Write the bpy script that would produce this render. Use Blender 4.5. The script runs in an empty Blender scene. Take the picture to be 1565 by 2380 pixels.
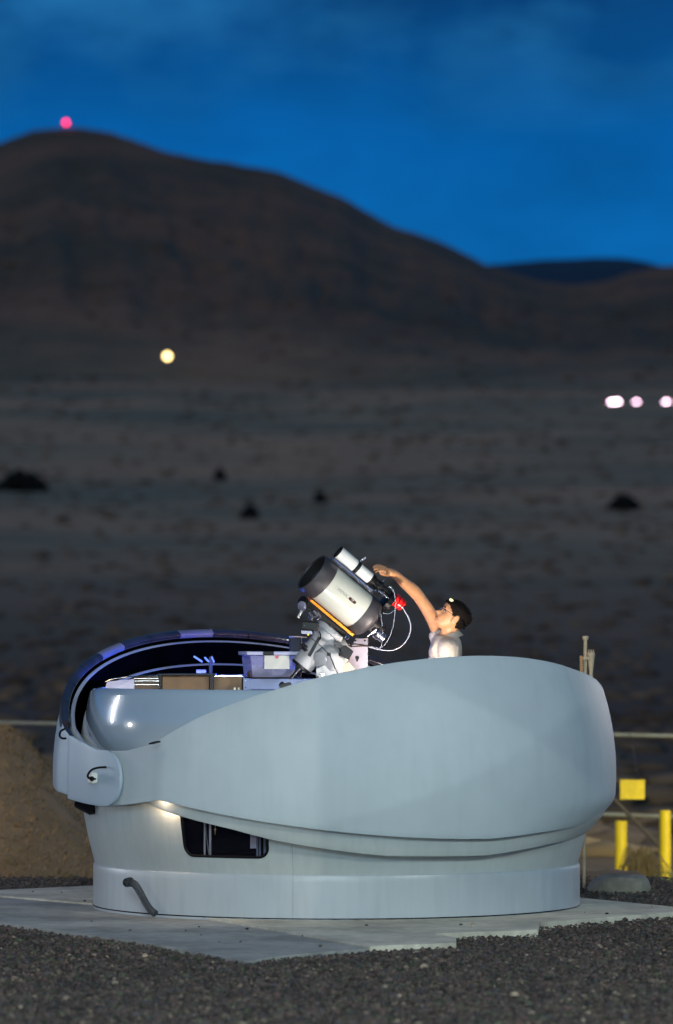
import bpy, bmesh, math, random
import numpy as np
from mathutils import Vector, Matrix, noise as mnoise
random.seed(7); np.random.seed(7)
R = math.radians
scene = bpy.context.scene
COL = scene.collection

# ------------------------------------------------------------------ camera
HC, FPX, PX0, PY0 = 1.55, 10000.0, 782.5, 1480.0      # eye height; focal length in photo units; principal point
cam_d = bpy.data.cameras.new('camera'); cam = bpy.data.objects.new('camera', cam_d); COL.objects.link(cam)
cam.location = (0, 0, HC); cam.rotation_euler = (R(90), 0, 0)
cam_d.sensor_fit = 'VERTICAL'; cam_d.sensor_height = 36; cam_d.sensor_width = 24
cam_d.lens = FPX / 2380 * 36; cam_d.shift_y = (PY0 - 1190) / 2380
cam_d.clip_start = 0.5; cam_d.clip_end = 20000
cam_d.dof.use_dof = True; cam_d.dof.focus_distance = 24.5; cam_d.dof.aperture_fstop = 2.4
scene.camera = cam

# ------------------------------------------------------------------ view / world / lights
scene.view_settings.view_transform = 'Standard'; scene.view_settings.look = 'None'
scene.view_settings.exposure = 0; scene.view_settings.gamma = 1
scene.cycles.use_denoising = True
scene.cycles.max_bounces = 6; scene.cycles.diffuse_bounces = 3; scene.cycles.transparent_max_bounces = 12
scene.cycles.sample_clamp_indirect = 3

world = bpy.data.worlds.new('World'); scene.world = world; world.use_nodes = True
nt = world.node_tree; N = nt.nodes; L = nt.links
bg = N['Background']
tc = N.new('ShaderNodeTexCoord'); sep = N.new('ShaderNodeSeparateXYZ'); L.new(tc.outputs['Generated'], sep.inputs[0])
ramp = N.new('ShaderNodeValToRGB'); L.new(sep.outputs['Z'], ramp.inputs[0])
cr = ramp.color_ramp; cr.elements[0].position = 0.0; cr.elements[0].color = (0.004, 0.15, 0.47, 1)
cr.elements[1].position = 1.0; cr.elements[1].color = (0.003, 0.018, 0.075, 1)
for p, c in ((0.088, (0.003, 0.130, 0.42, 1)), (0.115, (0.002, 0.105, 0.36, 1)), (0.148, (0.003, 0.054, 0.19, 1)), (0.3, (0.004, 0.034, 0.12, 1))):
    e = cr.elements.new(p); e.color = c
mp = N.new('ShaderNodeMapping'); mp.inputs['Scale'].default_value = (14, 14, 26); mp.inputs['Rotation'].default_value = (0, R(-18), 0)
L.new(tc.outputs['Generated'], mp.inputs[0])
cn = N.new('ShaderNodeTexNoise'); cn.inputs['Scale'].default_value = 1.6; cn.inputs['Detail'].default_value = 4; cn.inputs['Roughness'].default_value = .5
L.new(mp.outputs[0], cn.inputs[0])
cr2 = N.new('ShaderNodeValToRGB'); cr2.color_ramp.elements[0].position = .44; cr2.color_ramp.elements[1].position = .66
L.new(cn.outputs[0], cr2.inputs[0])
hi = N.new('ShaderNodeMapRange'); hi.inputs['From Min'].default_value = .115; hi.inputs['From Max'].default_value = .135
L.new(sep.outputs['Z'], hi.inputs[0])
mu = N.new('ShaderNodeMath'); mu.operation = 'MULTIPLY'; L.new(cr2.outputs[0], mu.inputs[0]); L.new(hi.outputs[0], mu.inputs[1])
mu2 = N.new('ShaderNodeMath'); mu2.operation = 'MULTIPLY'; mu2.inputs[1].default_value = .8; L.new(mu.outputs[0], mu2.inputs[0])
mx = N.new('ShaderNodeMix'); mx.data_type = 'RGBA'; L.new(mu2.outputs[0], mx.inputs['Factor'])
L.new(ramp.outputs[0], mx.inputs['A']); mx.inputs['B'].default_value = (0.014, 0.145, 0.37, 1)
# broad darker drifts
cn2 = N.new('ShaderNodeTexNoise'); cn2.inputs['Scale'].default_value = 1.9; cn2.inputs['Detail'].default_value = 5; L.new(mp.outputs[0], cn2.inputs[0])
mr = N.new('ShaderNodeMapRange'); mr.inputs['From Min'].default_value = .3; mr.inputs['From Max'].default_value = .7
mr.inputs['To Min'].default_value = .84; mr.inputs['To Max'].default_value = 1.14; L.new(cn2.outputs[0], mr.inputs[0])
vm = N.new('ShaderNodeVectorMath'); vm.operation = 'SCALE'; L.new(mx.outputs['Result'], vm.inputs[0]); L.new(mr.outputs[0], vm.inputs['Scale'])
L.new(vm.outputs[0], bg.inputs[0]); bg.inputs[1].default_value = 1.0


def aim(o, tgt):
    d = Vector(tgt) - o.location; o.rotation_euler = d.to_track_quat('-Z', 'Y').to_euler()


def light(name, kind, loc, energy, color, tgt=None, size=.1, spot=None, blend=.3):
    ld = bpy.data.lights.new(name, kind); o = bpy.data.objects.new(name, ld); COL.objects.link(o)
    o.location = loc; ld.energy = energy; ld.color = color
    if kind == 'AREA': ld.shape = 'DISK'; ld.size = size
    elif kind in ('POINT', 'SPOT'): ld.shadow_soft_size = size
    if kind == 'SPOT': ld.spot_size = R(spot); ld.spot_blend = blend
    if tgt is not None: aim(o, tgt)
    return o


sun = light('afterglow_sun', 'SUN', (0, 0, 50), 0.44, (1.0, .74, .50)); sun.data.angle = R(25); sun.rotation_euler = (R(52), 0, R(-25))
# yard lamps outside the frame
light('yard_lamp_front', 'AREA', (-1.5, 1, 6.5), 1380, (.66, .90, 1.0), (0, 25, .9), 3.0)
light('yard_lamp_right', 'AREA', (13, 7, 7.5), 1120, (.88, 1.0, .88), (0.6, 25, .9), 2.0)
lb = light('yard_lamp_behind_left', 'AREA', (-15.7, 34.0, 3.2), 400, (.9, .95, 1.0), (-1, 25, 1), .55); lb.data.shape = 'RECTANGLE'; lb.data.size = .5; lb.data.size_y = 4.5
light('door_lamp_left', 'AREA', (-14.2, 28.4, .7), 60, (1, .98, .9), (-1, 24.5, 1), .6)
light('gate_spot', 'SPOT', (-5, 3, 2.4), 1300, (1.0, .95, .78), (-3.52, 24.2, .80), .02, 2 * 9.6, .03)
light('pole_spot_high', 'SPOT', (1.0, 3, 2.6), 1250, (.85, .97, 1.0), (-.56, 24, 3.4), .02, 2 * 8.1, .03)
light('pole_spot_low', 'SPOT', (.6, 3, 2.4), 1250, (.90, 1.0, .92), (-.47, 24, -1.57), .02, 2 * 8.1, .03)
light('yard_lamp_behind_right', 'AREA', (12, 44, 4.0), 700, (1.0, .92, .9), (1, 25, 1), .5)
light('car_headlight', 'SPOT', (7.8, 26.5, 1.6), 3400, (1.0, .86, .42), (2.95, 36.6, -.05), .12, 17, .5)
light('berm_lamp', 'SPOT', (-8.5, 17.5, 4.6), 5000, (1.0, .72, .42), (-3.2, 33, .1), .3, 20, .9)
# lamps inside the dome, with added fill points
light('work_lamp', 'POINT', (.00, 24.10, 1.17), 17, (.95, .95, 1.0), None, .025)
light('work_lamp_low', 'POINT', (.47, 24.56, 1.27), 36, (1.0, .86, .76), None, .025)
light('blue_lamp', 'POINT', (-.52, 25.38, 1.395), 16, (.03, .11, 1.0), None, .02)
light('blue_fill_left', 'POINT', (-1.14, 25.0, 1.15), 42, (.03, .10, 1.0), None, .02)  # added unseen lamp, turns the left rim seal bluer
light('amber_lamp', 'POINT', (.62, 25.62, 1.28), 10, (1.0, .5, .14), None, .04)
light('cabinet_lamp', 'POINT', (-.88, 24.50, 1.10), 1.6, (1.0, .66, .25), None, .03)
light('leak_fill', 'POINT', (-.962, 25 - 1.268, .676), 1.1, (1.0, .74, .50), None, .012)  # added point in the shutter gap, stands in for leaking light
light('leak_fill_low', 'POINT', (-.952, 25 - 1.196, .640), 3.2, (1.0, .72, .48), None, .018)  # second added point under the inner shutter, for the glow on the wall


def P(px, py, Y):
    return Vector(((px - PX0) / FPX * Y, Y, HC + (PY0 - py) / FPX * Y))


def G(px, py, z=0.0):
    Y = FPX * (HC - z) / (py - PY0); return Vector(((px - PX0) / FPX * Y, Y, z))


def C1(x, y, Y=24.9):          # telescope close-up coordinates
    return P(650.9 + x * .3209, 1246 + y * .3209, Y)


def C2(x, y, Y=25.2):          # person close-up coordinates
    return P(855.5 + x * .16638, 1292.5 + y * .16638, Y)


# ------------------------------------------------------------------ materials
def mat(name, c, rough=.6, metal=0., var=.12, scale=8., bump=0., bscale=60., spec=.5, c2=None, emit=None, es=0, alpha=None, trans=0., coat=0., detail=4, island=0.):
    m = bpy.data.materials.new(name); m.use_nodes = True; n = m.node_tree.nodes; l = m.node_tree.links
    b = n['Principled BSDF']; b.inputs['Roughness'].default_value = rough; b.inputs['Metallic'].default_value = metal
    b.inputs['Specular IOR Level'].default_value = spec; b.inputs['Coat Weight'].default_value = coat
    b.inputs['Transmission Weight'].default_value = trans
    t = n.new('ShaderNodeTexCoord')
    no = n.new('ShaderNodeTexNoise'); no.inputs['Scale'].default_value = scale; no.inputs['Detail'].default_value = detail; no.inputs['Roughness'].default_value = .6
    l.new(t.outputs['Object'], no.inputs[0])
    mixn = n.new('ShaderNodeMix'); mixn.data_type = 'RGBA'
    rp = n.new('ShaderNodeMapRange'); rp.inputs['From Min'].default_value = .3; rp.inputs['From Max'].default_value = .7
    l.new(no.outputs[0], rp.inputs[0]); l.new(rp.outputs[0], mixn.inputs['Factor'])
    if c2 is None:
        a_ = tuple(max(0, x * (1 - var)) for x in c); b_ = tuple(min(1, x * (1 + var)) for x in c)
    else: a_, b_ = c, c2
    mixn.inputs['A'].default_value = (*a_, 1); mixn.inputs['B'].default_value = (*b_, 1)
    out = mixn.outputs['Result']
    if island:
        g = n.new('ShaderNodeNewGeometry'); r2 = n.new('ShaderNodeMapRange'); r2.inputs['To Min'].default_value = 1 - island; r2.inputs['To Max'].default_value = 1 + island
        l.new(g.outputs['Random Per Island'], r2.inputs[0]); v = n.new('ShaderNodeVectorMath'); v.operation = 'SCALE'
        l.new(out, v.inputs[0]); l.new(r2.outputs[0], v.inputs['Scale']); out = v.outputs[0]
    l.new(out, b.inputs['Base Color'])
    if bump:
        n2 = n.new('ShaderNodeTexNoise'); n2.inputs['Scale'].default_value = bscale; n2.inputs['Detail'].default_value = 5
        l.new(t.outputs['Object'], n2.inputs[0]); bp = n.new('ShaderNodeBump'); bp.inputs['Strength'].default_value = bump; bp.inputs['Distance'].default_value = .01
        l.new(n2.outputs[0], bp.inputs['Height']); l.new(bp.outputs[0], b.inputs['Normal'])
    if emit: b.inputs['Emission Color'].default_value = (*emit, 1); b.inputs['Emission Strength'].default_value = es
    if alpha is not None: b.inputs['Alpha'].default_value = alpha
    return m


M = {}
M['shell'] = mat('shell gelcoat', (.48, .55, .58), .6, var=.09, scale=1.3, bump=.03, bscale=90, spec=.3)
M['gloss'] = mat('glossy gelcoat', (.36, .46, .55), .17, var=.04, scale=2.2, coat=.6)
M['wall'] = mat('wall gelcoat', (.47, .51, .50), .5, var=.06, scale=2.5, bump=.03, bscale=80)
M['base'] = mat('base ring paint', (.46, .51, .54), .36, var=.05, scale=2, bump=.03, bscale=80)
M['stripe'] = mat('shell rim paint', (.38, .42, .50), .4, var=.06, scale=5)
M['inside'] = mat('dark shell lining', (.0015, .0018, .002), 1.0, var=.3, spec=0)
M['seal'] = mat('bronze black seal', (.032, .027, .036), .16, var=.4, scale=9, spec=1.0, coat=.5)
M['hub'] = mat('hub gelcoat', (.36, .46, .55), .42, var=.04, scale=2.2, spec=.35)
M['sealpale'] = mat('pale lavender metal', (.27, .26, .34), .3, var=.1, metal=.3)
M['rubber'] = mat('black rubber', (.004, .004, .005), .6, var=.2, spec=.15)
M['black'] = mat('black anodised metal', (.005, .005, .006), .4, var=.3, scale=30, spec=.25)
M['blackm'] = mat('matt black', (.005, .005, .006), .8)
M['cell'] = mat('charcoal cell', (.035, .032, .036), .5, var=.15, scale=20, bump=.05)
M['tube'] = mat('silver grey tube paint', (.50, .51, .44), .32, var=.05, scale=12, coat=.2)
M['white'] = mat('white enamel', (.72, .72, .68), .35, var=.05, scale=14)
M['mount'] = mat('mount grey white paint', (.31, .32, .33), .45, var=.07, scale=16, bump=.05)
M['silver'] = mat('brushed silver', (.55, .55, .57), .25, 1., var=.1, scale=30)
M['orange'] = mat('orange anodised rail', (.85, .26, .01), .35, var=.06, scale=20)
M['red'] = mat('red anodised camera', (.85, .02, .02), .25, var=.1, scale=20, metal=.3)
M['cable'] = mat('pale translucent cable', (.30, .32, .38), .35, var=.05)
M['skin'] = mat('skin', (.62, .30, .14), .5, var=.12, scale=35, bump=.12, bscale=150)
M['hair'] = mat('dark hair', (.010, .007, .005), .8, spec=.12, var=.4, scale=90, bump=.8, bscale=220)
M['shirt'] = mat('beige shirt cloth', (.48, .41, .34), .85, var=.08, scale=14, bump=.4, bscale=45)
M['trouser'] = mat('dark trousers', (.03, .03, .04), .9)
M['plastic'] = mat('translucent bin plastic', (.42, .42, .62), .25, var=.05, alpha=.42)
M['lid'] = mat('milky lid plastic', (.48, .48, .68), .35, var=.05)
M['paper'] = mat('white paper', (.75, .73, .66), .8, var=.03)
M['case'] = mat('blue grey steel', (.09, .13, .27), .38, var=.1, scale=10)
M['wood'] = mat('brown board', (.16, .085, .032), .5, var=.25, scale=9)
M['glass'] = mat('window glass', (.02, .02, .03), .04, alpha=.22)
M['concrete'] = mat('pale concrete', (.62, .59, .48), .9, var=.18, scale=14, bump=.35, bscale=70, detail=8)
M['concrete2'] = mat('shaded concrete', (.36, .365, .34), .9, var=.2, scale=14, bump=.35, bscale=70, detail=8)  # the left slab's shade is put into this darker tone
M['gravelbed'] = mat('gravel bed', (.035, .033, .032), .95, var=.4, scale=30, bump=1, bscale=60)
M['pebble'] = mat('pebbles', (.050, .044, .041), .85, c2=(.086, .071, .060), scale=3, island=.7)
pn = M['pebble'].node_tree; gg = pn.nodes.new('ShaderNodeNewGeometry'); mm = pn.nodes.new('ShaderNodeMath'); mm.operation = 'MULTIPLY'; mm.inputs[1].default_value = 37.7; pn.links.new(gg.outputs['Random Per Island'], mm.inputs[0])
fr_ = pn.nodes.new('ShaderNodeMath'); fr_.operation = 'FRACT'; pn.links.new(mm.outputs[0], fr_.inputs[0]); rr_ = pn.nodes.new('ShaderNodeValToRGB'); rr_.color_ramp.interpolation = 'CONSTANT'
rr_.color_ramp.elements[0].color = (1, .95, .9, 1); rr_.color_ramp.elements[1].position = .965; rr_.color_ramp.elements[1].color = (3.2, 3.0, 2.5, 1)
for p_, c_ in ((.3, (1.15, .85, .85, 1)), (.5, (.8, 1.05, .75, 1)), (.65, (.85, .9, 1.15, 1)), (.78, (1.5, 1.35, 1.2, 1))): e_ = rr_.color_ramp.elements.new(p_); e_.color = c_
pn.links.new(fr_.outputs[0], rr_.inputs[0]); pb_n = pn.nodes['Principled BSDF']; sc_ = pb_n.inputs['Base Color'].links[0].from_socket
mxp = pn.nodes.new('ShaderNodeMix'); mxp.data_type = 'RGBA'; mxp.blend_type = 'MULTIPLY'; mxp.inputs['Factor'].default_value = 1; pn.links.new(sc_, mxp.inputs['A']); pn.links.new(rr_.outputs[0], mxp.inputs['B']); pn.links.new(mxp.outputs['Result'], pb_n.inputs['Base Color'])
M['dirt'] = mat('berm soil', (.25, .17, .09), .95, c2=(.16, .12, .065), scale=3.3, bump=1, bscale=12, detail=8)
M['grass'] = mat('dry grass', (.22, .155, .085), .9, c2=(.15, .12, .06), scale=1.4, island=.25)
M['desert'] = mat('desert floor', (.32, .26, .155), .95, c2=(.48, .40, .235), scale=.05, detail=12)
M['scrub'] = mat('scrub', (.19, .15, .09), .95, var=.2, scale=.05, island=.5)
M['bush'] = mat('dark bush leaves', (.014, .02, .012), .95, var=.3, scale=.5)
M['ridge'] = mat('far ridge', (.012, .050, .085), .95, var=.2, scale=.002)  # distance haze is put into the bluish base colour
M['yellow'] = mat('yellow paint', (.80, .60, .004), .4, var=.07, scale=20)
M['pipe'] = mat('galvanised pipe', (.36, .37, .28), .45, var=.15, scale=8)
M['beige'] = mat('beige painted metal', (.52, .43, .28), .5, var=.1, scale=30)
M['stone'] = mat('weathered stone', (.26, .25, .20), .95, var=.3, scale=9, bump=1, bscale=30)
M['deadplant'] = mat('dead palm fibres', (.38, .26, .09), .9, var=.3, scale=14)
M['weed'] = mat('green weed', (.16, .26, .03), .8, var=.3, scale=14)
M['lampwarm'] = mat('warm lamp glass', (.8, .7, .5), .4, emit=(1, .72, .28), es=9)
M['lamppink'] = mat('pinkish lamp glass', (.8, .7, .8), .4, emit=(1, .66, .86), es=16)
M['lampred'] = mat('red beacon glass', (.8, .1, .1), .4, emit=(1, .005, .05), es=9)
M['headled'] = mat('headlamp lens', (.9, .85, .4), .3, emit=(1, .85, .35), es=.5)
M['steel'] = mat('dark steel mast', (.05, .05, .055), .5)


def add_streaks(m, lo, sc=(26, 26, 1.6), big=.7):
    nn = m.node_tree.nodes; ll = m.node_tree.links; b_ = nn['Principled BSDF']; src_ = b_.inputs['Base Color'].links[0].from_socket
    t_ = nn.new('ShaderNodeTexCoord'); m_ = nn.new('ShaderNodeMapping'); m_.inputs['Scale'].default_value = sc; ll.new(t_.outputs['Object'], m_.inputs[0])
    a_ = nn.new('ShaderNodeTexNoise'); a_.inputs['Scale'].default_value = 1; a_.inputs['Detail'].default_value = 6; ll.new(m_.outputs[0], a_.inputs[0])
    b2 = nn.new('ShaderNodeTexNoise'); b2.inputs['Scale'].default_value = big; b2.inputs['Detail'].default_value = 7; b2.inputs['Roughness'].default_value = .65; ll.new(t_.outputs['Object'], b2.inputs[0])
    q_ = nn.new('ShaderNodeMath'); q_.operation = 'MULTIPLY'; ll.new(a_.outputs[0], q_.inputs[0]); ll.new(b2.outputs[0], q_.inputs[1])
    r_ = nn.new('ShaderNodeMapRange'); r_.inputs['From Min'].default_value = .16; r_.inputs['From Max'].default_value = .30; r_.inputs['To Min'].default_value = lo; r_.inputs['To Max'].default_value = 1.03; ll.new(q_.outputs[0], r_.inputs[0])
    v_ = nn.new('ShaderNodeVectorMath'); v_.operation = 'SCALE'; ll.new(src_, v_.inputs[0]); ll.new(r_.outputs[0], v_.inputs['Scale']); ll.new(v_.outputs[0], b_.inputs['Base Color'])


add_streaks(M['shell'], .982, (16, 16, 1.4)); add_streaks(M['wall'], .95); add_streaks(M['base'], .945, (20, 20, 2.5), 1.2)
add_streaks(M['concrete'], .66, (2.2, 2.2, 2.2), 1.6); add_streaks(M['concrete2'], .7, (2.2, 2.2, 2.2), 1.6); add_streaks(M['yellow'], .9, (30, 30, 5), 3)
dm = M['desert']; n_ = dm.node_tree.nodes; l_ = dm.node_tree.links; pb = n_['Principled BSDF']
src = pb.inputs['Base Color'].links[0].from_socket
tcx = n_.new('ShaderNodeTexCoord'); sx_ = n_.new('ShaderNodeSeparateXYZ'); l_.new(tcx.outputs['Object'], sx_.inputs[0])
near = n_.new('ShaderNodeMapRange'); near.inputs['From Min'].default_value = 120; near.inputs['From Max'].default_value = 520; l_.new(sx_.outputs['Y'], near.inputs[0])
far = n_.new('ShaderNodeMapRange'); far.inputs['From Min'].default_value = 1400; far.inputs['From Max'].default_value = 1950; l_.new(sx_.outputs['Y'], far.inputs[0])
nb = n_.new('ShaderNodeTexNoise'); nb.inputs['Scale'].default_value = .011; nb.inputs['Detail'].default_value = 5; l_.new(tcx.outputs['Object'], nb.inputs[0])
nbr = n_.new('ShaderNodeValToRGB'); nbr.color_ramp.elements[0].position = .36; nbr.color_ramp.elements[0].color = (.62, .80, .78, 1); nbr.color_ramp.elements[1].position = .64; nbr.color_ramp.elements[1].color = (1.28, 1.12, 1.0, 1)
l_.new(nb.outputs[0], nbr.inputs[0])
mA = n_.new('ShaderNodeMix'); mA.data_type = 'RGBA'; mA.blend_type = 'MULTIPLY'; mA.inputs['Factor'].default_value = 1; l_.new(src, mA.inputs['A']); l_.new(nbr.outputs[0], mA.inputs['B'])
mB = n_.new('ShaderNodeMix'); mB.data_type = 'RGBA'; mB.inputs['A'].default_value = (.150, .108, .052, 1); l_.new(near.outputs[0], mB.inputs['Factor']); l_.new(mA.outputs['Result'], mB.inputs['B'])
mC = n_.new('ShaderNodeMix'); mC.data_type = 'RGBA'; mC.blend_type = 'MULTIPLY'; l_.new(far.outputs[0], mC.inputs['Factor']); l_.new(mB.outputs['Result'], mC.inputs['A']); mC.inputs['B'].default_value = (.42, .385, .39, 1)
l_.new(mC.outputs['Result'], pb.inputs['Base Color'])


# ------------------------------------------------------------------ mesh helpers
class MB:
    def __init__(s): s.v = []; s.f = []; s.m = []
    def add(s, vs, fs, mi=0):
        o = len(s.v); s.v += [tuple(v) for v in vs]; s.f += [tuple(i + o for i in f) for f in fs]; s.m += [mi] * len(fs); return s
    def box(s, c, ex, ey, ez, mi=0):       # centre and three half-axis vectors
        c, ex, ey, ez = map(Vector, (c, ex, ey, ez)); vs = []
        for k in (-1, 1):
            for j in (-1, 1):
                for i in (-1, 1): vs.append(c + ex * i + ey * j + ez * k)
        fs = [(0, 2, 3, 1), (4, 5, 7, 6), (0, 1, 5, 4), (2, 6, 7, 3), (0, 4, 6, 2), (1, 3, 7, 5)]
        if ex.cross(ey).dot(ez) < 0: fs = [tuple(reversed(f)) for f in fs]
        return s.add(vs, fs, mi)
    def abox(s, x0, x1, y0, y1, z0, z1, mi=0):
        return s.box(((x0 + x1) / 2, (y0 + y1) / 2, (z0 + z1) / 2), ((x1 - x0) / 2, 0, 0), (0, (y1 - y0) / 2, 0), (0, 0, (z1 - z0) / 2), mi)
    def lathe(s, o, ax, prof, n=32, mi=0, cap=True):   # prof: (along, radius)
        o = Vector(o); ax = Vector(ax).normalized(); e1 = ax.orthogonal().normalized(); e2 = ax.cross(e1); vs = []; fs = []
        for (a, r) in prof:
            for k in range(n):
                t = 2 * math.pi * k / n; vs.append(o + ax * a + (e1 * math.cos(t) + e2 * math.sin(t)) * r)
        for i in range(len(prof) - 1):
            for k in range(n): fs.append((i * n + k, i * n + (k + 1) % n, (i + 1) * n + (k + 1) % n, (i + 1) * n + k))
        if cap: fs.append(tuple(reversed(range(n)))); fs.append(tuple(range((len(prof) - 1) * n, len(prof) * n)))
        return s.add(vs, fs, mi)
    def cyl(s, p0, p1, r, r2=None, n=20, mi=0):
        p0 = Vector(p0); p1 = Vector(p1); return s.lathe(p0, p1 - p0, [(0, r), ((p1 - p0).length, r if r2 is None else r2)], n, mi)
    def tube(s, pts, r, n=8, mi=0, sm=4):
        pts = [Vector(p) for p in pts]
        if sm > 1 and len(pts) > 2: pts = spline(pts, sm)
        vs = []; fs = []; up = None
        for i, p in enumerate(pts):
            d = (pts[min(i + 1, len(pts) - 1)] - pts[max(i - 1, 0)]).normalized()
            e1 = d.orthogonal().normalized() if up is None else (up - d * up.dot(d)).normalized()
            up = e1; e2 = d.cross(e1); rr = r[min(i * len(r) // len(pts), len(r) - 1)] if isinstance(r, (list, tuple)) else r
            for k in range(n):
                t = 2 * math.pi * k / n; vs.append(p + (e1 * math.cos(t) + e2 * math.sin(t)) * rr)
        for i in range(len(pts) - 1):
            for k in range(n): fs.append((i * n + k, i * n + (k + 1) % n, (i + 1) * n + (k + 1) % n, (i + 1) * n + k))
        fs.append(tuple(reversed(range(n)))); fs.append(tuple(range((len(pts) - 1) * n, len(pts) * n)))
        return s.add(vs, fs, mi)
    def ball(s, c, r, n=12, mi=0, sc=(1, 1, 1)):
        c = Vector(c); pr = []; vs = []; fs = []
        for i in range(1, n):
            a = math.pi * i / n
            for k in range(2 * n):
                t = math.pi * k / n; vs.append(c + Vector((math.sin(a) * math.cos(t) * sc[0], math.sin(a) * math.sin(t) * sc[1], math.cos(a) * sc[2])) * r)
        for i in range(n - 2):
            for k in range(2 * n): fs.append((i * 2 * n + k, (i + 1) * 2 * n + k, (i + 1) * 2 * n + (k + 1) % (2 * n), i * 2 * n + (k + 1) % (2 * n)))
        vs.append(c + Vector((0, 0, r * sc[2]))); vs.append(c - Vector((0, 0, r * sc[2]))); a = len(vs) - 2
        for k in range(2 * n):
            fs.append((k, (k + 1) % (2 * n), a)); fs.append(((n - 2) * 2 * n + (k + 1) % (2 * n), (n - 2) * 2 * n + k, a + 1))
        return s.add(vs, fs, mi)
    def prism(s, poly, z0, z1, mi=0):
        n = len(poly); ar = sum(poly[i][0] * poly[(i + 1) % n][1] - poly[(i + 1) % n][0] * poly[i][1] for i in range(n))
        if ar < 0: poly = poly[::-1]
        vs = [(p[0], p[1], z0) for p in poly] + [(p[0], p[1], z1) for p in poly]
        fs = [tuple(reversed(range(n))), tuple(range(n, 2 * n))] + [(i, (i + 1) % n, n + (i + 1) % n, n + i) for i in range(n)]
        return s.add(vs, fs, mi)
    def build(s, name, mats, parent=None, smooth=35, bevel=0, origin=None):
        me = bpy.data.meshes.new(name); me.from_pydata(s.v, [], s.f)
        if not isinstance(mats, (list, tuple)): mats = [mats]
        for m_ in mats: me.materials.append(m_)
        me.polygons.foreach_set('material_index', s.m)
        if smooth: me.shade_smooth(); me.set_sharp_from_angle(angle=R(smooth))
        me.update()
        o = bpy.data.objects.new(name, me); COL.objects.link(o)
        if parent is not None:
            o.parent = parent; o.matrix_parent_inverse = Matrix.Translation(-parent.location) if parent.type == 'EMPTY' else Matrix.Identity(4)
        if bevel:
            b = o.modifiers.new('bevel', 'BEVEL'); b.width = bevel; b.segments = 2; b.limit_method = 'ANGLE'; b.angle_limit = R(40)
        return o


def spline(pts, sm):
    out = []
    for i in range(len(pts) - 1):
        p0 = pts[max(i - 1, 0)]; p1 = pts[i]; p2 = pts[i + 1]; p3 = pts[min(i + 2, len(pts) - 1)]
        for k in range(sm):
            t = k / sm; out.append(.5 * ((2 * p1) + (-p0 + p2) * t + (2 * p0 - 5 * p1 + 4 * p2 - p3) * t * t + (-p0 + 3 * p1 - 3 * p2 + p3) * t ** 3))
    out.append(pts[-1]); return out


def thing(name, loc, label, cat, group=None):
    o = bpy.data.objects.new(name, None); COL.objects.link(o); o.location = loc; o.empty_display_size = .1
    o['label'] = label; o['category'] = cat
    if group: o['group'] = group
    return o


def tag(o, label=None, cat=None, group=None, kind=None):
    if label: o['label'] = label
    if cat: o['category'] = cat
    if group: o['group'] = group
    if kind: o['kind'] = kind
    return o


def lerp_t(x, tab):
    if x <= tab[0][0]: return tab[0][1]
    for (a, va), (b, vb) in zip(tab, tab[1:]):
        if x <= b: return va + (vb - va) * (x - a) / (b - a)
    return tab[-1][1]


def sst(x, a=0., b=1.):
    t = min(1, max(0, (x - a) / (b - a))); return t * t * (3 - 2 * t)


# ================================================================== GROUND AND TERRAIN
PROF = [(0, -.04), (28.2, -.05), (29.6, -.42), (34, -.50), (60, -.55), (100, -.55), (160, -.21), (250, 1.3), (400, 6.75), (600, 17.2), (900, 36.7), (1300, 67.9), (1700, 103.6)]
RIDGE = [(-3500, 700), (-2000, 560), (-900, 470), (-300, 420), (0, 332), (60, 308), (130, 296), (230, 301), (300, 322), (380, 352), (460, 368), (560, 383), (650, 400), (720, 430), (800, 460), (900, 520), (1000, 553), (1080, 588), (1140, 620), (1230, 648), (1320, 664), (1400, 655), (1480, 630), (1565, 616), (1800, 590), (2500, 640), (4500, 700)]


def ridge_y(px):
    return (lerp_t(px - 14, RIDGE) + lerp_t(px, RIDGE) + lerp_t(px + 14, RIDGE)) / 3


def terr(X, Y):
    if Y <= 1700:
        z = lerp_t(Y, PROF)
        if Y > 90: z += (mnoise.noise(Vector((X * .02, Y * .008, 3))) * .0012 + mnoise.noise(Vector((X * .006, Y * .003, 9))) * .0015) * Y * sst(Y, 90, 300)
        return z
    px = PX0 + X / Y * FPX; t = min(1, (Y - 1700) / 900)
    ry = ridge_y(px); y = 880 + (ry - 880) * (t ** .85)
    g = mnoise.noise(Vector((px * .012, t * 7, 5))) * 22 + mnoise.noise(Vector((px * .025, t * 18, 15))) * 10 + mnoise.noise(Vector((px * .06, t * 45, 25))) * 5
    y += g * math.sin(math.pi * min(t, 1)) + (mnoise.noise(Vector((px * .02, 2.2, 5))) * 3 + mnoise.noise(Vector((px * .09, 4.2, 5))) * 2.5 + mnoise.noise(Vector((px * .3, 4.2, 5))) * 1.2) * t
    zb = mnoise.noise(Vector((X * .006, Y * .003, 9))) * .0015 * Y * (1 - t)
    z = HC + (PY0 - y) / FPX * Y + zb
    if Y > 2600: z -= (Y - 2600) * .5
    return z


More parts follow.
